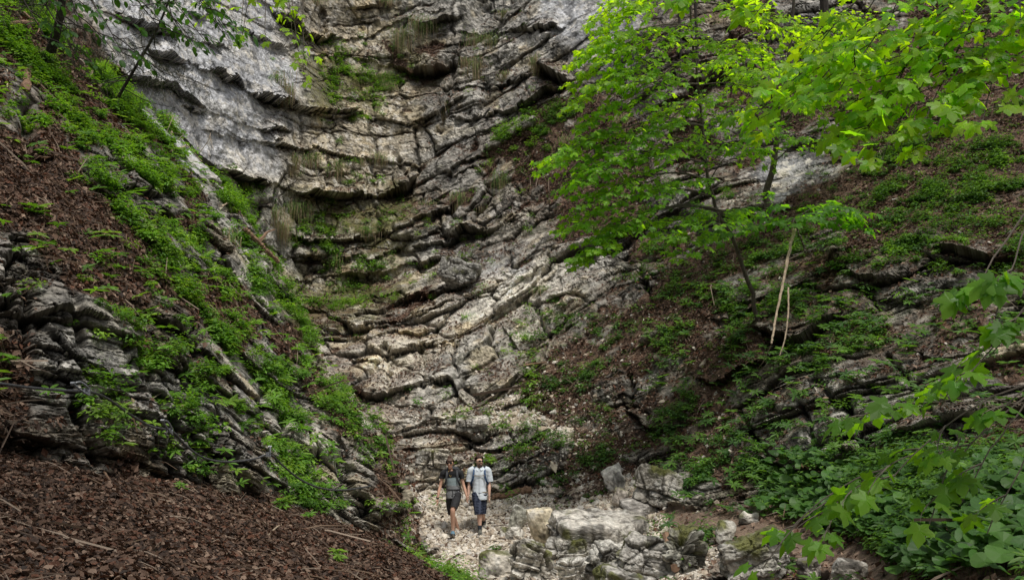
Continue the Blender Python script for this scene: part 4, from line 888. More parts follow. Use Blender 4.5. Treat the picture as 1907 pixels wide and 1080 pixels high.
NEED = np.array([(-.02, 0, 0), (.02, 0, 0), (0, 1, 0)], float); NEEDF = np.array([(0, 1, 2)])
def spruce(trunk, tr, brs, label, seed, fall=.5):
    g = np.random.default_rng(seed); tp = catmull(np.array(trunk), 20); o = tp[0]; root = thing('spruce_tree', o, label, 'tree')
    G = Geo(); V, F = tube(tp, np.linspace(tr, tr * .3, 20), 8); G.add(V - o, F); G.build('trunk', M['darkbark'], parent=root)
    B = Geo(); P_, D_ = [], []
    for k_ in range(brs):
        a = .15 + .85 * k_ / brs; s = tp[int(a * 19)]; th = g.random() * 6.28; L = (1.5 - .6 * a) * (.6 + .6 * g.random())
        d = np.array([math.cos(th), math.sin(th) * .7, -.25]); e = s + d * L; lc = limbcurve(s, e, -.04, 9, g, .2); V, F = tube(lc - o, np.linspace(.012, .003, 9), 4, False); B.add(V, F)
        for i in range(2, 9):
            for q in range(3):
                s2 = lc[i] + g.normal(size=3) * .02; e2 = s2 + np.array([g.normal() * .18, g.normal() * .15, -fall * (.3 + g.random())]) * .8
                tw = limbcurve(s2, e2, 0, 5, g, .25); V, F = tube(tw - o, .0025, 3, False); B.add(V, F)
                for a2 in np.linspace(.15, 1, 9):
                    i2 = min(int(a2 * 4), 3); P_.append(tw[i2] + (tw[i2 + 1] - tw[i2]) * (a2 * 4 - i2)); D_.append(np.array([g.normal(), g.normal(), -.5]))
    B.build('branch', M['darkbark'], parent=root)
    P_ = np.repeat(np.array(P_), 4, 0); D_ = norm(np.repeat(np.array(D_), 4, 0) + g.normal(size=(len(P_), 3)) * .7)
    X = norm(np.cross(D_, rvec(len(P_)))); Z = np.cross(X, D_)
    V, F = inst(NEED, NEEDF, P_ + g.normal(size=P_.shape) * .01, X * 2.2, D_, Z, np.full(len(P_), .045)); c = np.array([(.03, .045, .02)]) * (.6 + .8 * g.random((len(P_), 1)))
    mesh('crown', V - o, F, M['leaf'], cols=np.repeat(c, 3, 0), parent=root)
spruce([unproj(215, 190, 19.5), unproj(250, 130, 19.3), unproj(290, 60, 19), unproj(330, -40, 18.6), unproj(350, -120, 18.4)], .035, 26, 'thin leaning spruce with drooping half bare twigs before the grey slab', 3)
spruce([unproj(95, 95, 17.3), unproj(110, 40, 17), unproj(120, -40, 16.8), unproj(125, -140, 16.6)], .09, 16, 'dark spruce standing on top of the left bank at the upper left', 4)
# dark trunks high on the right slope
for u_, v_, tp_, r_, lb in [(1538, 78, -60, .17, 'dark straight trunk high on the slope, thickest of three at the top'), (1300, 170, -60, .07, 'thin dark trunk rising behind the middle maple at the top'), (1268, 110, -50, .06, 'thinnest dark trunk left of the other at the top')]:
    D_ = 8.2 if u_ > 1900 else proj(on(u_, v_))[2] - .1; b = unproj(u_, v_, D_); b2 = on(u_, v_) if u_ < 1900 else on(1890, 760)
    root = thing('bare_tree', b2, lb, 'tree'); pts = [b2 - [0, 0, .2], b2 * .5 + b * .5 if u_ > 1900 else b, unproj(u_ - 3, (v_ + tp_) / 2, D_), unproj(u_ - 8, tp_, D_), unproj(u_ - 12, tp_ - 120, D_)]
    V, F = tube(catmull(np.array(pts), 16) - b2, np.linspace(r_, r_ * .7, 16), 9); G = Geo(); G.add(V, F); G.build('trunk', M['darkbark'], parent=root)

# ------------------------------------------------------------ dead wood
def stick(pts, r0, r1, mat, name, label, cat, twigs=(), sides=7, group=None):
    p = catmull(np.array(pts), 8 * len(pts)); n = len(p); G = Geo()
    p = p + rng.normal(size=p.shape) * r0 * .12
    V, F = tube(p, np.linspace(r0, r1, n) * (1 + .12 * rng.normal(size=n)), sides); G.add(V, F)
    for t_, e in twigs:
        s = p[int(t_ * (n - 1))]; V, F = tube(limbcurve(s, e, .06, 6, rng, .3), np.linspace(r1 * .9, r1 * .25, 6), 5); G.add(V, F)
    return G.build(name, M[mat], loc=p[0], label=label, cat=cat, group=group, smooth=False)
def pl(l, off=0): return [unproj(u, v, D + off) for u, v, D in l]
def bw(l, lift=.05):
    out = []
    for u, v in l: g = on_bowl(u, v); out.append(g + np.array([0, -.02, lift]))
    return out
def sw(l, lift=.06):
    out = []
    for u, v in l: g = on_spur(u, v); out.append(g * (1 - lift / np.linalg.norm(g)) + np.array([0, 0, .02]))
    return out
stick(bw([(988, 919), (962, 922), (938, 928), (915, 932)], .10), .085, .05, 'brownwood', 'fallen_log', 'short reddish brown log lying at the back of the scree beside the man', 'log')
stick(bw([(930, 928), (905, 931), (870, 933), (852, 936)], .06), .03, .018, 'pale', 'fallen_branch', 'thin grey pole continuing the brown log behind the man', 'branch')
stick(pl([(455, 426, 19.6), (478, 448, 19.8), (498, 468, 20), (519, 488, 20.2)]), .06, .04, 'brownwood', 'dead_branch', 'broken brown branch jutting over the dark ledge left of centre', 'branch', [(.45, unproj(500, 432, 20)), (.4, unproj(512, 428, 20.4)), (.6, unproj(482, 476, 20))])
stick(pl([(1479, 428, 22.2), (1470, 470, 21.9), (1455, 540, 21.4), (1440, 620, 20.8), (1436, 640, 20.6)], -.4), .04, .018, 'pale', 'broken_stem', 'bleached broken stem leaning below the low maple sapling', 'branch')
stick(pl([(1468, 535, 21.3), (1468, 580, 21), (1462, 630, 20.7), (1452, 662, 20.6)], -.5), .02, .012, 'pale', 'dead_branch', 'thin grey stem hanging beside the bleached broken one', 'branch')
stick(sw([(318, 256), (345, 242), (375, 237), (405, 245), (432, 262)], .25), .022, .01, 'pale', 'dead_branch', 'arched bare branch over the upper ledge plants, higher of two', 'branch', [(.5, unproj(330, 262, 18))], group=None)
stick(sw([(316, 284), (345, 276), (372, 274), (395, 290), (410, 305)], .25), .024, .01, 'pale', 'dead_branch', 'arched bare branch over the upper ledge plants, lower of two', 'branch', [(.55, unproj(392, 268, 18.5))])
stick(sw([(165, 146), (175, 132), (185, 122)], .12), .03, .02, 'pale', 'dead_branch', 'short pale stick poking from the upper left bank, left of two', 'branch')
stick(sw([(184, 163), (196, 150), (210, 137)], .12), .03, .02, 'pale', 'dead_branch', 'short pale stick poking from the upper left bank, right of two', 'branch')
stick(sw([(215, 185), (235, 170), (252, 152)], .15), .018, .01, 'pale', 'dead_branch', 'slender bare twig leaning at the foot of the leaning spruce', 'branch')
stick(sw([(-5, 48), (30, 46), (60, 44), (85, 48)], .2), .045, .03, 'brownwood', 'dead_branch', 'grey dead branch lying across the top left corner', 'branch', [(.5, unproj(70, 62, 16))])
stick(sw([(46, 168), (48, 150), (52, 125)], .1), .07, .06, 'brownwood', 'tree_stump', 'weathered brown stump standing at the upper left among green plants', 'stump', sides=10)
stick(sw([(415, 382), (428, 378), (446, 376)], .2), .02, .01, 'pale', 'dead_branch', 'small bleached twig on the left ridge above the broken brown branch', 'branch')
stick(sw([(452, 428), (480, 422), (505, 425)], .3), .014, .008, 'pale', 'dead_branch', 'thin curved twig beside the broken brown branch', 'branch')
stick(sw([(5, 110), (14, 135), (13, 165)], .1), .015, .01, 'pale', 'dead_branch', 'upright pale stalk at the left edge near the stump', 'branch')
def fl(l, lift=.03): return [on_floor(u, v) + np.array([0, 0, lift]) for u, v in l]
stick(fl([(352, 906), (375, 908), (400, 914)]), .022, .012, 'brownwood', 'fallen_branch', 'brown stick lying on the leaves at the foot of the rock wall', 'branch')
stick(fl([(190, 880), (205, 900), (215, 918)]), .012, .007, 'brownwood', 'fallen_branch', 'thin twig on the dead leaves near the wall on the left', 'branch')
stick(fl([(500, 1000), (520, 985), (545, 978)]), .01, .006, 'pale', 'fallen_branch', 'pale twig on the leaf bank below the palmate plants', 'branch')
stick(fl([(240, 1030), (280, 1015), (330, 1012)]), .009, .005, 'brownwood', 'fallen_branch', 'dark twig across the near leaves at the bottom left', 'branch')
stick(bw([(980, 842), (1000, 835), (1012, 815)], .06), .03, .02, 'brownwood', 'dead_branch', 'short brown branch on the litter at the right of the lower cascade', 'branch')
stick(bw([(976, 690), (995, 686), (1018, 682)], .08), .035, .02, 'brownwood', 'dead_branch', 'small brown branch lying on the slope right of the white cascade', 'branch')
stick(bw([(1240, 1010), (1246, 1040), (1256, 1075)], .15), .06, .05, 'brownwood', 'fallen_log', 'leaning log between the huge boulder and the dark hollow', 'log')
for i_, (a_, b_) in enumerate([((1860, -10), (1792, 105))]): pass

# ------------------------------------------------------------ grass tufts hanging from the cliff
def tuft(u, v, w_, h_, label, dry=.4, n=150, seed=0, P=None):
    g = np.random.default_rng(seed); h_ = h_ * .8; b = on_bowl(u, v - h_ * .3) if P is None else P; D = proj(b)[2]; b = b - norm(b[None])[0] * .12
    W_, H_ = w_ / FPX * D, h_ / FPX * D; n = int(n * 1.5)
    s = b + np.stack([g.normal(size=n) * W_ * .28, g.normal(size=n) * .08 - .02, g.normal(size=n) * H_ * .16], -1)
    d0 = norm(np.stack([g.normal(size=n) * .5, -.5 - .5 * g.random(n), .4 + .6 * g.random(n)], -1)); L = H_ * (.5 + .6 * g.random(n)) * .95
    hang = g.random(n) < (.35 + .5 * dry); V = []; col = []
    ts = np.array([0, .3, .65, 1.0])
    pts = s[:, None] + d0[:, None] * (ts * (1 - .35 * ts))[None, :, None] * L[:, None, None] * np.where(hang, .35, .6)[:, None, None]
    pts[:, :, 2] -= (ts ** 1.7)[None] * (L * np.where(hang, 1.15, .55))[:, None]
    wv = norm(np.cross(d0, rvec(n))) * .009
    for q, wd in enumerate([1, .9, .6, .1]): V += [pts[:, q] - wv * wd, pts[:, q] + wv * wd]
    V = np.stack(V, 1); k = np.arange(n)[:, None, None] * 8; F = (np.array([[0, 1, 3, 2], [2, 3, 5, 4], [4, 5, 7, 6]])[None] + k).reshape(-1, 4)
    gc = np.array([(.10, .19, .035), (.14, .22, .05), (.07, .14, .03)])[g.choice(3, n)]; dc = np.array([(.34, .27, .17), (.26, .19, .11)])[g.choice(2, n)]
    c = np.where((hang & (g.random(n) < .75))[:, None], dc, gc) * (.7 + .6 * g.random((n, 1)))
    mesh('grass_tuft', V.reshape(-1, 3), F, M['grass'], cols=np.repeat(c, 8, 0), loc=b, label=label, cat='grass tuft', group='grass tufts on the cliff')
for i_, (u_, v_, w_, h_, d_, lb) in enumerate([
 (748, 82, 40, 60, .6, 'long straw and green tuft hanging over the cave lip, left of the top group'), (782, 58, 44, 56, .3, 'green tuft at the top above the cave, middle of the top group'), (812, 62, 30, 40, .3, 'small green tuft at the top above the cave, right of the top group'),
 (885, 78, 50, 54, .3, 'full tuft on the grey bulge right of the cave'), (917, 76, 40, 46, .15, 'bright green tuft beside the full one on the grey bulge'), (886, 132, 40, 64, .8, 'long dry tuft hanging below the full one on the grey bulge'), (868, 118, 20, 30, .9, 'small dry tuft left of the long dry one'),
 (942, 140, 30, 26, .9, 'flat straw tuft right of the long dry one'), (997, 126, 18, 44, 1, 'narrow brown tuft beside the dark notch of the cliff'), (512, 152, 60, 54, .7, 'wide tuft on the right edge of the grey slab'), (528, 178, 30, 46, 1, 'dry tuft hanging below the wide one on the slab edge'),
 (700, 148, 50, 50, .4, 'hanging green tuft under the tan ledge'), (722, 165, 30, 36, .3, 'green tuft right of the one under the tan ledge'), (835, 215, 22, 56, 1, 'tall straw tuft hanging in the grey corner right of centre'), (933, 345, 44, 66, .2, 'large green tuft on the dark ledge right of the centre'),
 (855, 378, 28, 44, .4, 'green tuft left of the large one on the dark ledge'), (795, 392, 40, 40, .6, 'dry tuft over the lower ledge at mid height'), (905, 388, 26, 26, .9, 'little dry tuft below the large green one'), (1052, 268, 26, 34, 1, 'brown tuft half hidden at the left of the maple leaves'),
 (1158, 228, 34, 30, 1, 'straw tuft behind the maple leaves'), (548, 305, 44, 46, .8, 'straw tuft under the mid height ledge, left end'), (578, 302, 30, 30, .4, 'green tuft on the mid height ledge, left end'), (622, 322, 30, 44, .3, 'green strand of grass hanging at the middle of the tan bulge'),
 (660, 305, 34, 30, .5, 'short tuft on the top of the tan bulge'), (703, 300, 40, 34, .5, 'short tuft at the right of the top of the tan bulge'), (508, 405, 46, 56, .8, 'long straw tuft above the dark ledge on the left'), (524, 432, 26, 46, .9, 'dry strands below the long straw tuft on the left'),
 (545, 392, 40, 40, .3, 'green tuft right of the long straw tuft on the left'), (565, 398, 36, 50, .35, 'green hanging tuft over the mossy band'), (450, 352, 26, 34, .9, 'dry tuft at the foot of the grey slab'), (520, 40, 30, 40, .7, 'straw tuft under the top boulders left'),
 (585, 5, 30, 20, .3, 'green tuft touching the top edge above the tan boulders'), (718, 10, 34, 24, .3, 'green tuft at the top edge of the cliff'), (935, 20, 30, 18, .3, 'thin green tuft at the top right of the cliff'), (1010, 545, 30, 30, .3, 'mossy green tuft on the pale block above the cascade'),
 (430, 468, 34, 80, .25, 'long green tuft trailing down the spur edge'), (620, 490, 30, 30, .3, 'green tuft over the dark crevice'), (686, 438, 34, 30, .4, 'green tuft on the mossy middle ledge')]):
    P_ = on_spur(u_, v_ - h_ * .3) if u_ == 430 else None
    tuft(u_, v_, w_, h_, lb, d_, n=170, seed=100 + i_, P=P_)

# ------------------------------------------------------------ steel safety cable along the rock wall
CB = [(-40, 708), (0, 714), (60, 722), (120, 727), (165, 729), (200, 742), (240, 770), (280, 793), (320, 803), (345, 828), (375, 850), (410, 859), (450, 858), (478, 853), (503, 846), (525, 865), (560, 893), (600, 909), (640, 912), (690, 905)]
def cabD(u): return float(np.interp(u, [-40, 0, 165, 320, 503, 690], [8.6, 8.7, 9.6, 11.1, 12.6, 14.6]))
cpts = np.array([unproj(u, v, min(cabD(u), proj(on_spur(u, v))[2] - .12)) for u, v in CB]); cc = catmull(cpts, 160)
M['steel'] = plain('cable_steel', (.10, .10, .105), .55, .6, noise=40); M['zinc'] = plain('zinc_steel', (.28, .29, .31), .5, .8, noise=60)
croot = thing('safety_cable', cpts[0], 'dark steel safety cable sagging between bolts along the left rock wall', 'cable')
V, F = tube(cc - cpts[0], .013, 8); G = Geo(); G.add(V, F); G.build('cable', M['steel'], parent=croot)
for ui, vi, uw, vw in [(165, 729, 136, 714), (320, 803, 303, 783), (503, 846, 503, 832)]:
    e = unproj(ui, vi, cabD(ui) - .03); w0 = unproj(uw, vw, cabD(uw)); ww = on_spur(uw, vw)
    G = Geo(); lp = [w0, (w0 * .5 + e * .5) + [0, 0, .05], e + [0, 0, .03], e, e - [.0, 0, .03], w0 * .6 + e * .4 - [0, 0, .02], w0]
    V, F = tube(catmull(np.array(lp), 30) - cpts[0], .011, 6); G.add(V, F); b = G.build('anchor_loop', M['zinc'], parent=croot)
    G = Geo(); V, F = tube(np.linspace(ww, w0, 4) - cpts[0], .016, 6); G.add(V, F); V, F = tube(np.array([w0 + [-.02, 0, 0], w0 + [.02, 0, 0]]) - cpts[0], .018, 6); G.add(V, F); G.build('bolt', M['zinc'], parent=b)
    G = Geo()
    for q in range(3):
        a = cc[np.argmin(np.linalg.norm(cc - e, axis=1)) + q - 1]; V, F = tube(np.array([a + [0, -.012, -.028], a + [0, -.012, .03]]) - cpts[0], .012, 6); G.add(V, F)
    G.build('cable_clamp', M['zinc'], parent=b)
# ------------------------------------------------------------ the two walkers
M['skin'] = plain('skin', (.56, .33, .235), .55); M['skin2'] = plain('man_skin', (.58, .36, .27), .55)
M['hair'] = plain('brown_hair', (.075, .04, .025), .6); M['hair2'] = plain('dark_brown_hair', (.05, .025, .016), .6)
M['black'] = plain('black_cloth', (.014, .014, .017), .85); M['lens'] = plain('dark_lens', (.01, .01, .012), .15)
M['navy'] = plain('navy_strap', (.015, .05, .13), .7); M['grey'] = plain('grey_strap', (.25, .22, .18), .8); M['shoe'] = plain('blue_shoe', (.10, .2, .28), .7)
M['shoe2'] = plain('olive_grey_shoe', (.10, .10, .085), .8); M['sock'] = plain('dark_sock', (.02, .025, .035), .9); M['sole'] = plain('sole', (.03, .035, .045), .8); M['pack'] = plain('charcoal_pack', (.035, .038, .045), .8)
def clothmat(name):
    m, t, b = newmat(name); ca = nd(t, 'ShaderNodeVertexColor', layer_name='Col'); t.links.new(ca.outputs[0], b.inputs['Base Color']); b.inputs['Roughness'].default_value = .85; b.inputs['Specular IOR Level'].default_value = .15; return m
M['cloth'] = clothmat('cloth')
def skinbody(name, verts, edges, parent, mat):
    me = bpy.data.meshes.new(name); me.from_pydata([v[:3] for v in verts], edges, []); o = bpy.data.objects.new(name, me); COL.objects.link(o); o.parent = parent
    md = o.modifiers.new('skin', 'SKIN'); md.use_smooth_shade = True; md.branch_smoothing = .6
    for i, v in enumerate(verts):
        s = me.skin_vertices[0].data[i]; s.radius = (v[3], v[4] if len(v) > 4 else v[3]); s.use_root = (i == 0)
    o.modifiers.new('sub', 'SUBSURF').render_levels = 2; o.modifiers['sub'].levels = 2
    me.materials.append(M[mat]); return o
def hand(verts, edges, w, dirv, side, curl=.5):
    """palm, four unequal bent fingers and a thumb, appended after wrist index w"""
    p = np.array(verts[w][:3]); d = norm(np.array(dirv, float)[None])[0]; across = norm(np.cross(d, [side, .3, 0])[None])[0]; inw = norm(np.cross(across, d)[None])[0]
    palm = p + d * .055; verts.append((*palm, .026, .017)); edges.append((w, len(verts) - 1)); pi = len(verts) - 1
    pe = p + d * .085; verts.append((*pe, .026, .014)); edges.append((pi, len(verts) - 1)); pj = len(verts) - 1
    for f, L in zip((-1.5, -.5, .5, 1.5), (.062, .075, .072, .055)):
        a = pe + across * f * .017 + d * .008; b = a + (d + inw * .15) * L * .5; c = b + (d * (1 - curl * .5) + inw * curl) * L * .5; prev = pj
        for q, r in ((a, .0095), (b, .0088), (c, .0075)): verts.append((*q, r)); edges.append((prev, len(verts) - 1)); prev = len(verts) - 1
    a = p + d * .035 + across * -.026 + inw * .008; b = a + d * .03 - across * .012 + inw * .012; c = b + d * .026 + inw * .01; prev = pi
    for q, r in ((a, .012), (b, .0105), (c, .009)): verts.append((*q, r)); edges.append((prev, len(verts) - 1)); prev = len(verts) - 1
def head(verts, edges, neck, c, yaw, r=1.0):
    f = np.array([math.sin(yaw), -math.cos(yaw), 0]); s = np.array([math.cos(yaw), math.sin(yaw), 0]); c = np.array(c); z = np.array([0, 0, 1.])
    def A(p, ra, rb, pa): verts.append((*p, ra, rb)); edges.append((pa, len(verts) - 1)); return len(verts) - 1
    j = A(c - z * .075 + f * .012, .058, .056, neck); m = A(c - z * .01, .076, .088, j); t = A(c + z * .055, .070, .080, m); A(c + z * .088, .04, .046, t)
    ch = A(c - z * .088 + f * .060, .024, .022, j)                       # chin
    n = A(c - z * .008 + f * .088, .012, .012, m); A(c - z * .026 + f * .106, .011, .010, n)
    for q in (-1, 1): e = A(c + s * q * .078 - z * .01, .012, .018, m); A(c + s * q * .086 + z * .008, .007, .014, e)
    return f, s
def loft(rings, name, parent, mat='cloth', colf=None, sides=28, wr=.006, seed=0, solid=.006):
    """closed garment from (x, y, z, rx, ry[, dir]) rings, gently wrinkled"""
    R_ = np.array([r[:5] for r in rings], float); n = max(24, len(R_) * 5); Rc = np.stack([np.interp(np.linspace(0, len(R_) - 1, n), np.arange(len(R_)), R_[:, i]) for i in range(5)], 1); Rc[1:-1] = (Rc[:-2] + 2 * Rc[1:-1] + Rc[2:]) / 4
    a = np.linspace(0, 2 * np.pi, sides, endpoint=False); T_ = norm(np.gradient(Rc[:, :3], axis=0)); yv = np.array([0, 1., 0]); X = norm(np.cross(yv, T_)); X = np.where(X[:, :1] < 0, -X, X); Y = norm(np.cross(T_, X)); Y = np.where(Y[:, 1:2] < 0, -Y, Y)
    P = Rc[:, None, :3] + np.cos(a)[None, :, None] * X[:, None] * Rc[:, None, 3:4] + np.sin(a)[None, :, None] * Y[:, None] * Rc[:, None, 4:5]
    w_ = perlin(P * np.array([9, 9, 22]) + seed) * wr + perlin(P * 30 + seed) * wr * .4; P = P + norm(P - Rc[:, None, :3]) * w_[..., None]
    V = P.reshape(-1, 3); i = np.arange(n - 1)[:, None] * sides; j = np.arange(sides)[None]; F = np.stack([i + j, i + (j + 1) % sides, i + sides + (j + 1) % sides, i + sides + j], -1).reshape(-1, 4)
    c = colf(V) if colf else None
    o = mesh(name, V, F, M[mat], cols=c, smooth=True, parent=parent)
    md = o.modifiers.new('thick', 'SOLIDIFY'); md.thickness = solid; md.offset = 1
    return o
def shoe(p, yaw, pitch, mat, parent, L=.27):
    n = 12; t = np.linspace(0, 1, n); rx = .048 * np.array([.55, .85, .9, .85, .8, .82, .9, 1, 1.02, .95, .75, .35]); hz = .001 + np.array([.075, .10, .11, .105, .09, .075, .062, .055, .05, .045, .038, .02])
    a = np.linspace(0, np.pi, 11); V = []
    for q in range(n):
        for b in a: V.append((rx[q] * math.cos(b), -L * (t[q] - .3), .012 + hz[q] * math.sin(b) ** .8))
    V = np.array(V); F = []
    for q in range(n - 1):
        for b in range(10): F.append((q * 11 + b, q * 11 + b + 1, (q + 1) * 11 + b + 1, (q + 1) * 11 + b))
        F.append((q * 11 + 10, q * 11, (q + 1) * 11, (q + 1) * 11 + 10))
    E = Matrix.Rotation(yaw, 3, 'Z') @ Matrix.Rotation(pitch, 3, 'X'); E = np.array(E)
    o = mesh('shoe', V @ E.T + p, np.array(F), M[mat], smooth=True, parent=parent)
    S = [(rx[q] * 1.08 * s_, -L * (t[q] - .3) * 1.02, z_) for q in range(n) for s_, z_ in ((-1, -.004), (1, -.004), (1, .016), (-1, .016))]
    F = [(q * 4 + b, q * 4 + (b + 1) % 4, q * 4 + 4 + (b + 1) % 4, q * 4 + 4 + b) for q in range(n - 1) for b in range(4)] + [(0, 1, 2, 3), (n * 4 - 4, n * 4 - 1, n * 4 - 2, n * 4 - 3)]
    mesh('sole', np.array(S) @ E.T + p, np.array(F), M['sole'], parent=o)
def blob(c, s, name, mat, parent, amp=.1, cutz=None, seed=0, E=None, cut=None):
    d = ICOv; P = d * np.array(s); P = P * (1 + amp * fbm(d * 2 + seed, 3))[:, None]; 
    if E is not None: P = P @ np.array(E).T
    F = ICOf
    if cut is not None: keep = cut(d); F = F[keep[F].all(1)]
    return mesh(name, P + np.array(c), F, M[mat], smooth=True, parent=parent)
def glasses(c, f, s, parent):
    G = Geo(); c = np.array(c); z = np.array([0, 0, 1.])
    for q in (-1, 1):
        ctr = c + f * .094 + s * q * .034 + z * .012; a = np.linspace(0, 2 * np.pi, 14, endpoint=False)
        ring = ctr + np.cos(a)[:, None] * s * .027 + np.sin(a)[:, None] * z * .019 - f * (np.cos(a) * q * .008)[:, None]
        V = np.vstack([ring, ctr + f * .005, ring - f * .004]); F = [(i, (i + 1) % 14, 14) for i in range(14)]; G.add(V, np.array(F)); G.add(V, np.array([(i, (i + 1) % 14, 15 + (i + 1) % 14, 15 + i) for i in range(14)]))
        V, F = tube(np.array([ctr + s * q * .03, ctr + s * q * .05 - f * .03, c + s * q * .085 + z * .01]), .004, 5); G.add(V, F)
    V, F = tube(np.array([c + f * .098 - s * .01 + z * .018, c + f * .098 + s * .01 + z * .018]), .004, 5); G.add(V, F)
    G.build('sunglasses', M['lens'], parent=parent)

def ppm(D): return FPX / D
# woman: local metres, x to the right, y away, z up, feet at 0
gW = on_bowl(846, 996); gW[2] = gW[2]; DW = proj(gW)[2]
kW = 1.0
def W_(px, py, y=0.0, D=21.0): s = ppm(D); return ((px - 843) / s, y, (997 - py) / s)
wr = thing('person', gW + np.array([-.03, 0, -.01]), 'woman in black and grey top and black shorts walking hand in hand', 'person')
wr.scale = (DW / 21, DW / 21, DW / 21)
hc = (-.08, -.03, 1.495)
v = [(0, 0, .86, .135, .10), (-.015, 0, 1.0, .115, .08), (-.03, 0, 1.14, .13, .09), (-.045, .01, 1.27, .12, .085), (-.06, .01, 1.355, .055, .05), (-.075, 0, 1.40, .046, .046)]
e = [(0, 1), (1, 2), (2, 3), (3, 4), (4, 5)]
def chain(pts, start):
    pr = start
    for p in pts: v.append(p); e.append((pr, len(v) - 1)); pr = len(v) - 1
    return pr
f_, s_ = head(v, e, 5, hc, -.12)
w1 = chain([(-.13, .01, 1.32, .06), (-.21, .01, 1.30, .052), (-.255, .02, 1.18, .042), (-.285, .02, 1.03, .036), (-.315, -.03, .9, .034), (-.33, -.06, .78, .023)], 3); hand(v, e, w1, (-.02, -.03, -1), -1)
w2 = chain([(.05, .01, 1.32, .06), (.125, .01, 1.30, .052), (.165, .03, 1.18, .042), (.205, .04, 1.05, .036), (.245, .0, .93, .034), (.275, -.03, .82, .023)], 3); hand(v, e, w2, (.08, -.02, -1), 1, .9)
l1 = chain([(.07, -.01, .82, .09), (.045, -.14, .69, .075), (.0, -.27, .565, .058), (-.003, -.265, .50, .052), (.0, -.22, .38, .058), (.0, -.19, .24, .042), (.0, -.18, .12, .032), (.0, -.19, .06, .036)], 0)
l2 = chain([(-.075, .02, .82, .09), (-.075, .07, .66, .078), (-.05, .10, .48, .058), (-.035, .12, .42, .052), (.01, .18, .31, .058), (.06, .22, .19, .04), (.085, .24, .10, .032), (.085, .24, .05, .036)], 0)
skinbody('body', v, e, wr, 'skin')
BLK, TEA, GRY = np.array([.012, .012, .014]), np.array([.25, .31, .33]), np.array([.20, .205, .215])
def topcol(V): z = V[:, 2]; z = z + .0 * z; c = np.where((z > 1.20)[:, None], BLK, np.where((z > 1.045)[:, None], TEA, GRY)); return c * (1 + .12 * perlin(V * 60))[:, None]
sh = loft([(.0, -.0, .775, .155, .12), (-.003, 0, .84, .156, .122), (-.01, 0, .93, .142, .108), (-.02, 0, 1.02, .135, .102), (-.03, 0, 1.12, .145, .112), (-.04, 0, 1.22, .155, .118), (-.047, .005, 1.29, .16, .108), (-.052, .005, 1.335, .125, .09), (-.055, 0, 1.36, .085, .075)], 'top', wr, colf=topcol, seed=1)
for q, pts in ((-1, [(-.15, .01, 1.325, .07, .07), (-.215, .01, 1.30, .07, .066), (-.248, .018, 1.235, .062, .06), (-.262, .02, 1.19, .06, .058)]), (1, [(.07, .01, 1.325, .07, .07), (.13, .01, 1.30, .07, .066), (.158, .02, 1.235, .062, .06), (.172, .03, 1.19, .06, .058)])):
    loft(pts, 'sleeve', sh, 'black', sides=18)
so_ = loft([(0, 0, .95, .14, .105), (0, 0, .87, .158, .122), (0, -.005, .81, .15, .12)], 'shorts', wr, 'black')
loft([(.075, -.01, .87, .092, .105), (.065, -.07, .76, .092, .095), (.045, -.15, .68, .088, .09), (.02, -.23, .605, .078, .08), (.008, -.265, .575, .072, .074)], 'trouser_leg', so_, 'black', sides=20)
loft([(-.075, .01, .87, .092, .105), (-.08, .04, .76, .092, .098), (-.078, .07, .64, .086, .088), (-.06, .095, .5, .074, .076), (-.05, .105, .435, .07, .07)], 'trouser_leg', so_, 'black', sides=20)
Eh = Matrix.Rotation(-.12, 3, 'Z')
hr = blob(np.array(hc) + np.array([0, .018, .03]), (.094, .108, .10), 'hair', 'hair', wr, .05, seed=2, cut=lambda d: (d[:, 2] > -.55) & ~((d[:, 1] < -.2) & (d[:, 2] < .40)), E=Eh)
blob(np.array(hc) + np.array([-.012, .035, .135]), (.045, .045, .042), 'hair_bun', 'hair', hr, .15, seed=4)
blob(np.array(hc) + np.array([0, -.078, .062]), (.062, .02, .026), 'fringe', 'hair', hr, .1, seed=6)
glasses(hc, f_, s_, wr)
G = Geo(); G.add(*tube(np.array([(-.02, -.092, -.06), (0, -.098, -.058), (.02, -.092, -.06)]) + np.array(hc), .006, 5)); G.build('lips', plain('lip', (.42, .16, .14), .5), parent=wr)
G = Geo(); G.add(*tube(np.array([(-.333, -.062, .795), (-.331, -.06, .772)]), .033, 12)); G.build('watch', M['black'], parent=wr)
G = Geo(); G.add(*tube(catmull(np.array([(-.12, -.06, 1.36), (-.075, -.118, 1.25), (-.065, -.122, 1.22), (-.05, -.118, 1.25), (-.01, -.06, 1.36)]), 20), .003, 4)); G.build('necklace', plain('gold', (.5, .35, .12), .4, .8), parent=wr)
shoe(np.array([.0, -.19, .03]), .05, -.12, 'shoe', wr, .25); shoe(np.array([.085, .23, .0]), .15, 0, 'shoe', wr, .25)
def strap(pts, wd, th, name, mat, parent, n=24):
    p = catmull(np.array(pts, float), n); T_ = norm(np.gradient(p, axis=0)); c0 = np.array([0, .02, 0]); out = p * np.array([1, 1, 0]) - np.array([p[:, 0].mean() * 1.0, .0, 0]); out[:, 0] *= .3; out = norm(out + 1e-6 + T_ * 0)
    out = norm(out - T_ * (out * T_).sum(1)[:, None]); S_ = np.cross(T_, out)
    V = np.stack([p - S_ * wd - out * th, p + S_ * wd - out * th, p + S_ * wd + out * th, p - S_ * wd + out * th], 1).reshape(-1, 3); i = np.arange(n - 1)[:, None] * 4; j = np.arange(4)[None]
    F = np.stack([i + j, i + (j + 1) % 4, i + 4 + (j + 1) % 4, i + 4 + j], -1).reshape(-1, 4)
    return mesh(name, V, F, M[mat], parent=parent)
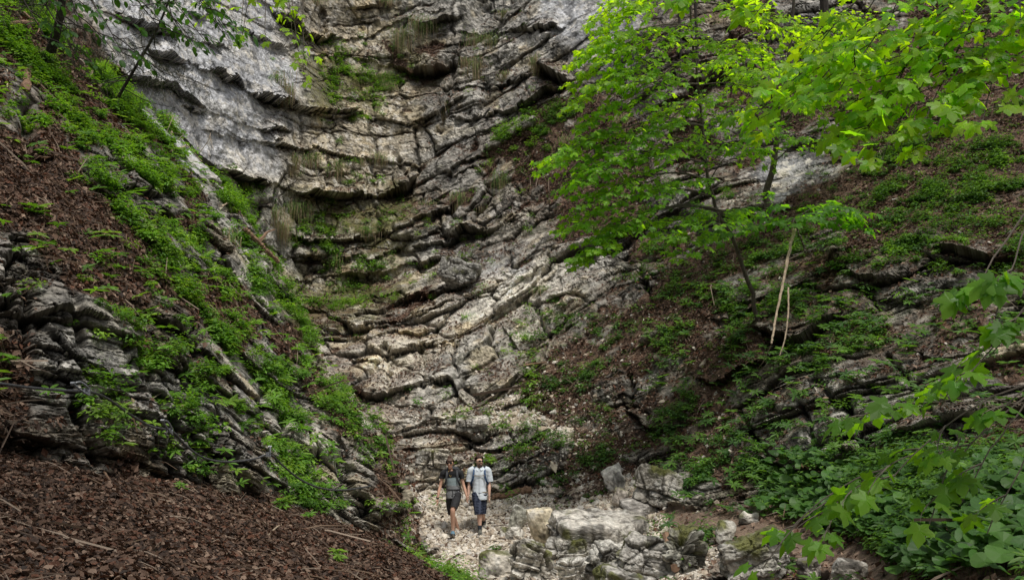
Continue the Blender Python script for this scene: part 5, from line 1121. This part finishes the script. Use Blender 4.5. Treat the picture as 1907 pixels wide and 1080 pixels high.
def backpack(owner, label, cx, zt, zb, hw, front, bodymat, strapmat, beltmat, dangling=False, chest=None, belt=.97, sx=.10):
    r = thing('backpack', owner.location.copy(), label, 'backpack'); r.scale = owner.scale.copy()
    d = ICOv; rr = (np.abs(d) ** 4).sum(1) ** (-1 / 4); P = d * rr[:, None] * np.array([hw, .10, (zt - zb) / 2]); P = P * (1 + .05 * fbm(d * 3, 2))[:, None]
    mesh('pack_body', P + np.array([cx, .215, (zt + zb) / 2]), ICOf, M[bodymat], smooth=True, parent=r)
    mesh('front_pocket', P * np.array([.75, .5, .5]) + np.array([cx, .30, (zt + zb) / 2 - .08]), ICOf, M[bodymat], smooth=True, parent=r)
    for q in (-1, 1):
        strap([(cx + q * sx * .9, .15, zt - .08), (cx + q * sx, .06, 1.375), (cx + q * sx, -.02, 1.375), (cx + q * sx * 1.1, -front + .01, 1.28), (cx + q * sx * 1.2, -front - .005, 1.17), (cx + q * sx * 1.5, -front + .03, 1.08), (cx + q * sx * 1.75, .0, 1.02), (cx + q * sx * 1.3, .13, .98)], .02, .006, 'shoulder_strap', strapmat, r)
    if chest: strap([(cx - sx * 1.1, -front - .008, chest), (cx, -front - .018, chest - .005), (cx + sx * 1.1, -front - .008, chest)], .009, .004, 'chest_strap', beltmat, r, 12)
    if belt:
        a = np.linspace(-.1, 2 * math.pi - .1, 30); w = hw + .012; strap([(cx + .02 + .148 * math.cos(t), .116 * math.sin(t), belt + .01 * math.sin(t)) for t in a], .012, .004, 'hip_belt', beltmat, r, 60)
    if dangling:
        for x0, x1 in ((.0, -.005), (.055, .03)): strap([(x0 - .02, -.12, belt), (x0 - .01, -.135, belt - .07), (x1, -.14, belt - .15)], .005, .002, 'strap_end', beltmat, r, 8)
        strap([(.14, .10, 1.0), (.17, .10, .9), (.18, .10, .78)], .007, .003, 'strap_end', beltmat, r, 8)
    return r
backpack(wr, "charcoal backpack on the back of the woman, black waist belt", -.03, 1.43, .98, .15, .118, 'pack', 'pack', 'black', True, None, .965)

# man
gM = on_bowl(891, 991); DM = proj(gM)[2]
mr = thing('person', gM + np.array([0, 0, -.01]), 'bearded man in white short sleeved shirt and dark checked shorts', 'person'); mr.scale = (DM / 21.4,) * 3
hm = (0.0, -.03, 1.515)
v = [(0, 0, .86, .13, .10), (0, 0, 1.0, .125, .09), (0, 0, 1.16, .145, .1), (0, .01, 1.28, .14, .09), (0, .01, 1.365, .06, .055), (0, 0, 1.42, .052, .052)]; e = [(0, 1), (1, 2), (2, 3), (3, 4), (4, 5)]
f_, s_ = head(v, e, 5, hm, .45)
w1 = chain([(-.09, .01, 1.34, .065), (-.175, .01, 1.32, .058), (-.20, .03, 1.19, .048), (-.215, .04, 1.04, .042), (-.225, .0, .92, .038), (-.235, -.03, .81, .026)], 3); hand(v, e, w1, (-.02, -.02, -1), -1, .9)
w2 = chain([(.09, .01, 1.34, .065), (.175, .01, 1.32, .058), (.20, .03, 1.19, .048), (.21, .03, 1.04, .042), (.215, -.03, .92, .038), (.215, -.06, .80, .026)], 3); hand(v, e, w2, (-.03, -.04, -1), 1, .6)
chain([(-.05, -.02, .82, .09), (-.02, -.09, .64, .078), (.0, -.13, .46, .058), (.01, -.13, .40, .053), (.012, -.12, .30, .058), (.015, -.13, .20, .042), (.018, -.14, .10, .035), (.018, -.14, .05, .038)], 0)
chain([(.06, .01, .82, .09), (.06, .03, .64, .078), (.06, .04, .46, .056), (.065, .07, .40, .052), (.075, .17, .33, .055), (.085, .26, .27, .04), (.09, .33, .22, .034), (.09, .35, .18, .036)], 0)
skinbody('body', v, e, mr, 'skin2')
WH = np.array([.66, .72, .79])
def wcol(V): return WH * (1 + .08 * perlin(V * 40) - .25 * (np.abs(V[:, :1]) < .006)[:, 0] * (V[:, 1] < 0))[:, None]
sh = loft([(.0, -.0, .70, .165, .125), (0, 0, .78, .163, .126), (0, 0, .88, .145, .118), (0, 0, 1.0, .14, .115), (0, 0, 1.12, .15, .118), (0, 0, 1.24, .16, .118), (0, .005, 1.31, .165, .106), (0, .005, 1.36, .135, .092), (0, 0, 1.385, .085, .078)], 'shirt', mr, colf=wcol, seed=7, wr=.009)
for q in (-1, 1): loft([(q * .11, .01, 1.35, .075, .078), (q * .18, .01, 1.32, .078, .075), (q * .205, .025, 1.22, .074, .07), (q * .222, .03, 1.12, .074, .068), (q * .226, .03, 1.08, .076, .07)], 'sleeve', sh, colf=wcol, sides=18, seed=9)
G = Geo()
for q in (-1, 1): G.add(np.array([(q * .01, -.085, 1.375), (q * .075, -.05, 1.40), (q * .085, -.085, 1.345), (q * .035, -.125, 1.32)]), np.array([(0, 1, 2, 3)]), WH)
co = G.build('collar', M['cloth'], parent=sh); co.modifiers.new('t', 'SOLIDIFY').thickness = .008
def ccol(V):
    a = np.arctan2(V[:, 1], V[:, 0] - .05 * np.sign(V[:, 0])); p1 = (np.sin(V[:, 2] * 110) > .55) | (np.sin(a * 10) > .55); return np.where(p1[:, None], np.array([.055, .065, .10]), np.array([.014, .018, .034]))
so_ = loft([(0, 0, .92, .145, .11), (0, 0, .84, .16, .125), (0, 0, .79, .155, .12)], 'shorts', mr, colf=ccol)
loft([(-.075, -.01, .84, .098, .11), (-.055, -.05, .72, .098, .10), (-.03, -.10, .58, .095, .098), (-.012, -.13, .46, .092, .095), (-.005, -.135, .40, .092, .094)], 'trouser_leg', so_, colf=ccol, sides=30)
loft([(.075, 0, .84, .098, .11), (.07, .02, .72, .096, .10), (.066, .04, .58, .092, .096), (.064, .05, .46, .088, .09), (.066, .06, .41, .088, .09)], 'trouser_leg', so_, colf=ccol, sides=30)
G = Geo(); G.add(*tube(np.array([(.017, -.14, .06), (.016, -.135, .13), (.015, -.13, .17)]), [.045, .046, .048], 12)); G.build('sock', M['sock'], parent=mr)
G = Geo(); G.add(*tube(np.array([(.09, .34, .2), (.087, .29, .25)]), .046, 12)); G.build('sock', M['sock'], parent=mr)
shoe(np.array([.02, -.15, .0]), .08, 0, 'shoe2', mr, .28); shoe(np.array([.092, .38, .14]), .1, .75, 'shoe2', mr, .28)
Em = Matrix.Rotation(.45, 3, 'Z')
hr = blob(np.array(hm) + np.array([-.008, .02, .045]), (.094, .108, .098), 'hair', 'hair2', mr, .16, seed=12, cut=lambda d: (d[:, 2] > -.45) & ~((d[:, 1] < -.15) & (d[:, 2] < .42)), E=Em)
blob(np.array(hm) + f_ * .045 + np.array([0, 0, -.09]), (.048, .042, .034), 'beard', 'hair2', mr, .1, seed=14, E=Em)
glasses(hm, f_, s_, mr)
G = Geo(); G.add(*tube(np.array([f_ * .094 - s_ * .018, f_ * .1, f_ * .094 + s_ * .018]) + np.array(hm) - np.array([0, 0, .062]), .006, 5)); G.build('lips', plain('man_lip', (.36, .15, .13), .5), parent=mr)
backpack(mr, 'small navy strapped backpack worn by the bearded man', 0, 1.40, .98, .14, .125, 'navy', 'navy', 'grey', False, 1.22, .87, .11)
